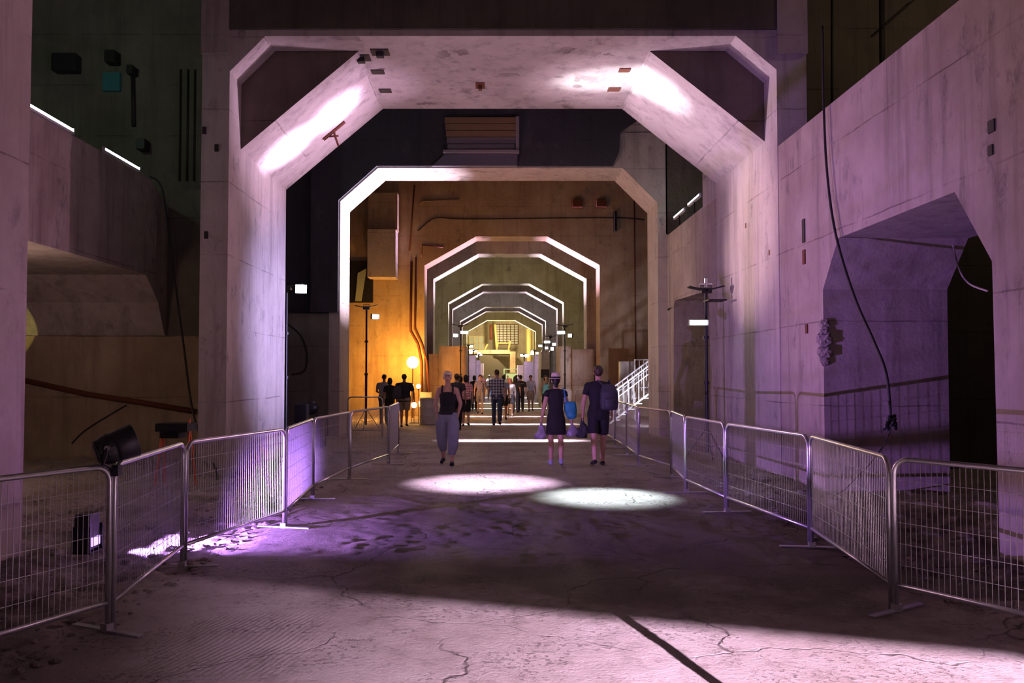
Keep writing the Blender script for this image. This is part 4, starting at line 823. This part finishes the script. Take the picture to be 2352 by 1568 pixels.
# ================================================================== STAIRS on the right
t = thing('steel_stairs', 'white steel stairs with railings brightly lit beyond second arch', 'stairs', (0, 0, 0), 0)
def SW(px, py, y=28.0): return W(px, py, y=y)
base = SW(1398, 945, 27.6)
for i in range(8):
    b = NB(); q = Vector((3.9 + .24 * i, 27.4, .18 + .18 * i)); box(b, (q.x, 27.4, q.z - .03), (q.x + .27, 28.6, q.z)); obj('step', b, M['white_paint'], t)
for y_ in (27.35, 28.65):
    b = NB(); tube(b, [(3.8, y_, .05), (5.9, y_, 1.62)], .03, 6); obj('stringer', b, M['white_paint'], t)
    b = NB(); tube(b, [(3.65, y_, .95), (3.95, y_, 1.1), (5.9, y_, 2.55)], .028, 8); tube(b, [(3.65, y_, .75), (3.95, y_, .82), (5.9, y_, 2.28)], .018, 6); obj('handrail', b, M['white_paint'], t)
    for i in range(12):
        x = 3.95 + .165 * i; b = NB(); tube(b, [(x, y_, .12 + (x - 3.9) * .75), (x, y_, 1.06 + (x - 3.95) * .74)], .014, 6); obj('baluster', b, M['white_paint'], t)
q = W(1458, 826, y=30); b = NB(); t = thing('railing', 'upper white guard railing behind the lit stairs', 'railing', (q.x, 30, 0))
tube(b, [(0, 0, 0), (0, 0, q.z), (1.6, 0, q.z)], .028, 8); tube(b, [(0, 0, q.z - 1.0), (1.6, 0, q.z - 1.0)], .02, 8); obj('frame', b, M['white_paint'], t)
for i in range(1, 8): b = NB(); tube(b, [(.16 * i, 0, q.z - 1.0), (.16 * i, 0, q.z)], .013, 6); obj('baluster', b, M['white_paint'], t)
b = NB(); q = W(1440, 830, y=31.5); box(b, (q.x - .28, 31.4, 0), (q.x + .28, 31.8, q.z)); tag(obj('door_panel', b, M['conc']), 'pale upright panel standing behind the lit stairs', 'panel')
b = NB(); q = W(1423, 830, y=31.3); box(b, (q.x - .03, 31.3, 0), (q.x + .03, 31.36, q.z)); tag(obj('post', b, M['yellow_steel']), 'thin pale post left of upright panel behind stairs', 'post')

# ================================================================== MACHINE FOUNDATION BLOCKS
def block(label, x0_, x1_, y0_, y1_, z, m, grp, steps=None):
    b = NB(); box(b, (x0_, y0_, 0), (x1_, y1_, z)); bmesh.ops.bevel(b, geom=[e for e in b.edges], offset=.03, segments=1)
    if steps:
        for (sx0, sx1, sz) in steps: box(b, (sx0, y0_ + .1, 0), (sx1, y1_, sz))
    tag(obj('foundation_block', b, m), label, 'concrete block', grp)
gb = 'foundation blocks along the hall'
block('orange lit stepped concrete block left of the walkway', -2.35, -1.2, 35.2, 38.0, 2.88, M['conc_brown'], gb, [(-2.78, -2.35, 2.55)])
block('ribbed pale concrete block on the right by the tall person', 2.85, 3.35, 35.8, 38.0, 2.9, M['conc'], gb)
block('dark brown concrete block on the right beside ribbed one', 3.37, 4.25, 35.2, 38.0, 2.75, M['conc_rose'], gb)
block('tall narrow brown block on the right near the hat', 2.35, 2.75, 41.0, 44.0, 2.85, M['conc_brown'], gb)
for i, (a_, b_, y_) in enumerate(((-1.75, -1.2, 52.5), (-1.65, -1.2, 70), (-1.5, -1.15, 88))):
    block(['violet grey block on the left past the orange one', 'second violet grey block on the left', 'last violet grey block on the left'][i], a_, b_, y_, y_ + 3, 2.9, M['conc'], gb)
for i, (a_, b_, y_) in enumerate(((2.6, 3.15, 52), (2.55, 3.5, 69.5), (2.5, 3.2, 88))):
    block(['violet grey block on the right past ribbed one', 'bright lilac block on the right near hall end', 'last block on the right near hall end'][i], a_, b_, y_, y_ + 3, 2.9 - .1 * i, M['conc'], gb)
q = W(1252, 860, y=39.5); t = thing('notice_board', 'small dark board standing right of walkway beyond the hat', 'board', (q.x, 39.5, 0))
b = NB(); box(b, (-.2, 0, q.z - .15), (.2, .04, q.z + .25)); obj('board', b, M['black'], t)
b = NB(); cyl(b, (-.15, .02, 0), (-.15, .02, q.z), .015); cyl(b, (.15, .02, 0), (.15, .02, q.z), .015); obj('post', b, M['black'], t)

# ================================================================== HALL END
a_ = W(1085, 740, y=103.9)
def win(n, px0, py0, px1, py1, nx, ny):
    a = W(px0, py0, y=103.9); c_ = W(px1, py1, y=103.9)
    b = NB(); box(b, (a.x, 103.9, c_.z), (c_.x, 104.05, a.z)); o = obj('window_%d' % n, b, M['glass']); o['kind'] = 'structure'
    b = NB()
    for i in range(nx + 1): x = a.x + (c_.x - a.x) * i / nx; box(b, (x - .04, 103.8, c_.z), (x + .04, 103.92, a.z))
    for i in range(ny + 1): z = c_.z + (a.z - c_.z) * i / ny; box(b, (a.x, 103.8, z - .03), (c_.x, 103.92, z + .03))
    obj('window_frame', b, M['rust'] if n == 2 else M['yellow_steel'], o)
win(2, 1138, 745, 1190, 790, 6, 8); win(3, 1078, 772, 1112, 802, 3, 2); win(4, 1212, 760, 1226, 804, 2, 5)
zz = W(1150, 803, y=97).z
t = thing('platform', 'pale concrete gallery platform across hall end', 'platform', (0, 97, 0))
b = NB(); box(b, (-3.2, 0, zz - .5), (1.85, 4, zz)); obj('deck', b, M['conc_far'], t)
b = NB(); box(b, (1.85, 0, 0), (2.5, 4, zz - .2)); obj('pier', b, M['conc_brown'], t)
b = NB(); box(b, (-3.2, .5, 0), (-2.6, 4, zz - .5)); obj('pier', b, M['conc_brown'], t)
for i, (px0, py0, px1, py1, lb) in enumerate(((1137, 745, 1141, 801, 'sloping yellow steel prop at the hall end gallery'), (1128, 745, 1128, 780, 'upright brown steel column at hall end'), (1120, 790, 1112, 806, 'short yellow diagonal brace on the gallery'), (1143, 787, 1141, 803, 'yellow guard post on the gallery, left one'), (1172, 783, 1168, 803, 'yellow guard post on the gallery, right one'), (1215, 755, 1215, 850, 'wide yellow column at the right of hall end'))):
    a = W(px0, py0, y=99); c_ = W(px1, py1, y=99); pipe(lb, [a, c_], (.14, .2, .1, .12, .12, .3)[i], ('yellow_steel', 'rust', 'yellow_steel', 'yellow_steel', 'yellow_steel', 'yellow_steel')[i], 'steel_column', 'column', 'steelwork at hall end')
a = W(1143, 788, y=99); c_ = W(1172, 788, y=99); pipe('yellow horizontal guard bar on the gallery', [a, c_], .08, 'yellow_steel', 'guard_bar', 'bar', 'steelwork at hall end')
a = W(1100, 818, y=95); c_ = W(1165, 848, y=95)
b = NB(); prism(b, [(a.x, 0), (c_.x, 0), (c_.x, c_.z + .05), (c_.x - 1.1, a.z - .35), (c_.x - 1.6, a.z - .2), (c_.x - 1.65, a.z + .05), (a.x, a.z + .05)], 'y', 95, 96.5)
tag(obj('turbine_casing', b, mat('dark_olive_casing', (.035, .028, .02), .7)), 'dark stepped machine casing under the gallery at hall end', 'machine')
a = W(1158, 848, y=94); b = NB(); tube(b, [(a.x, 94, 0), (a.x, 94, a.z), (a.x + 1.8, 94, a.z), (a.x + 1.8, 94, 0)], .09, 8); tag(obj('goal_frame', b, M['green_paint']), 'pale green steel frame in front of machine casing', 'frame')
b = NB(); box(b, (a.x + .2, 94.2, 0), (a.x + 1.7, 94.8, 1.9)); tag(obj('green_screen', b, M['green_paint']), 'green panel standing in the pale green frame', 'panel')

# flood lamp behind the camera: its barn door gives the straight edge of the lit floor
LP = Vector((2.9, -2.2, 4.0)); ea = Vector((-2.3, 6.72, 0)); eb = Vector((3.1, 4.86, 0)); dv = (eb - ea)
t = thing('lamp_stand', 'tall black lamp stand with barn door behind the camera', 'lamp stand', (2.9, -2.45, 0), 0, 'lamp stands near the camera')
b = NB(); cyl(b, (0, 0, 0), (0, 0, 4.2), .03); obj('pole', b, M['black'], t)
b = NB(); pa = LP + (ea - dv * .5 - LP) * .065; pb = LP + (eb + dv * .5 - LP) * .065
vv = [b.verts.new(v - t.location) for v in (pa, pb, pb + Vector((0, 0, .4)), pa + Vector((0, 0, .4)))]; b.faces.new(vv); bmesh.ops.solidify(b, geom=b.faces[:], thickness=.004); obj('barn_door', b, M['black'], t)
for i in range(3):
    a = i * 2 * PI / 3 + .5
    b = NB(); tube(b, [(0, 0, .62), (.42 * math.cos(a), .42 * math.sin(a), .015)], .012, 8); obj('leg', b, M['black'], t)
# unseen bare pole beside the camera, added to throw the thin floor shadow
T = thing('pole_stand', 'thin black pole on a round base just outside the frame, right of camera', 'pole', (2.15, .75, 0))
b = NB(); cyl(b, (0, 0, 0), (0, 0, 3.3), .016); obj('pole', b, M['black'], T)
b = NB(); cyl(b, (0, 0, 0), (0, 0, .02), .2, seg=24); obj('base', b, M['black'], T)
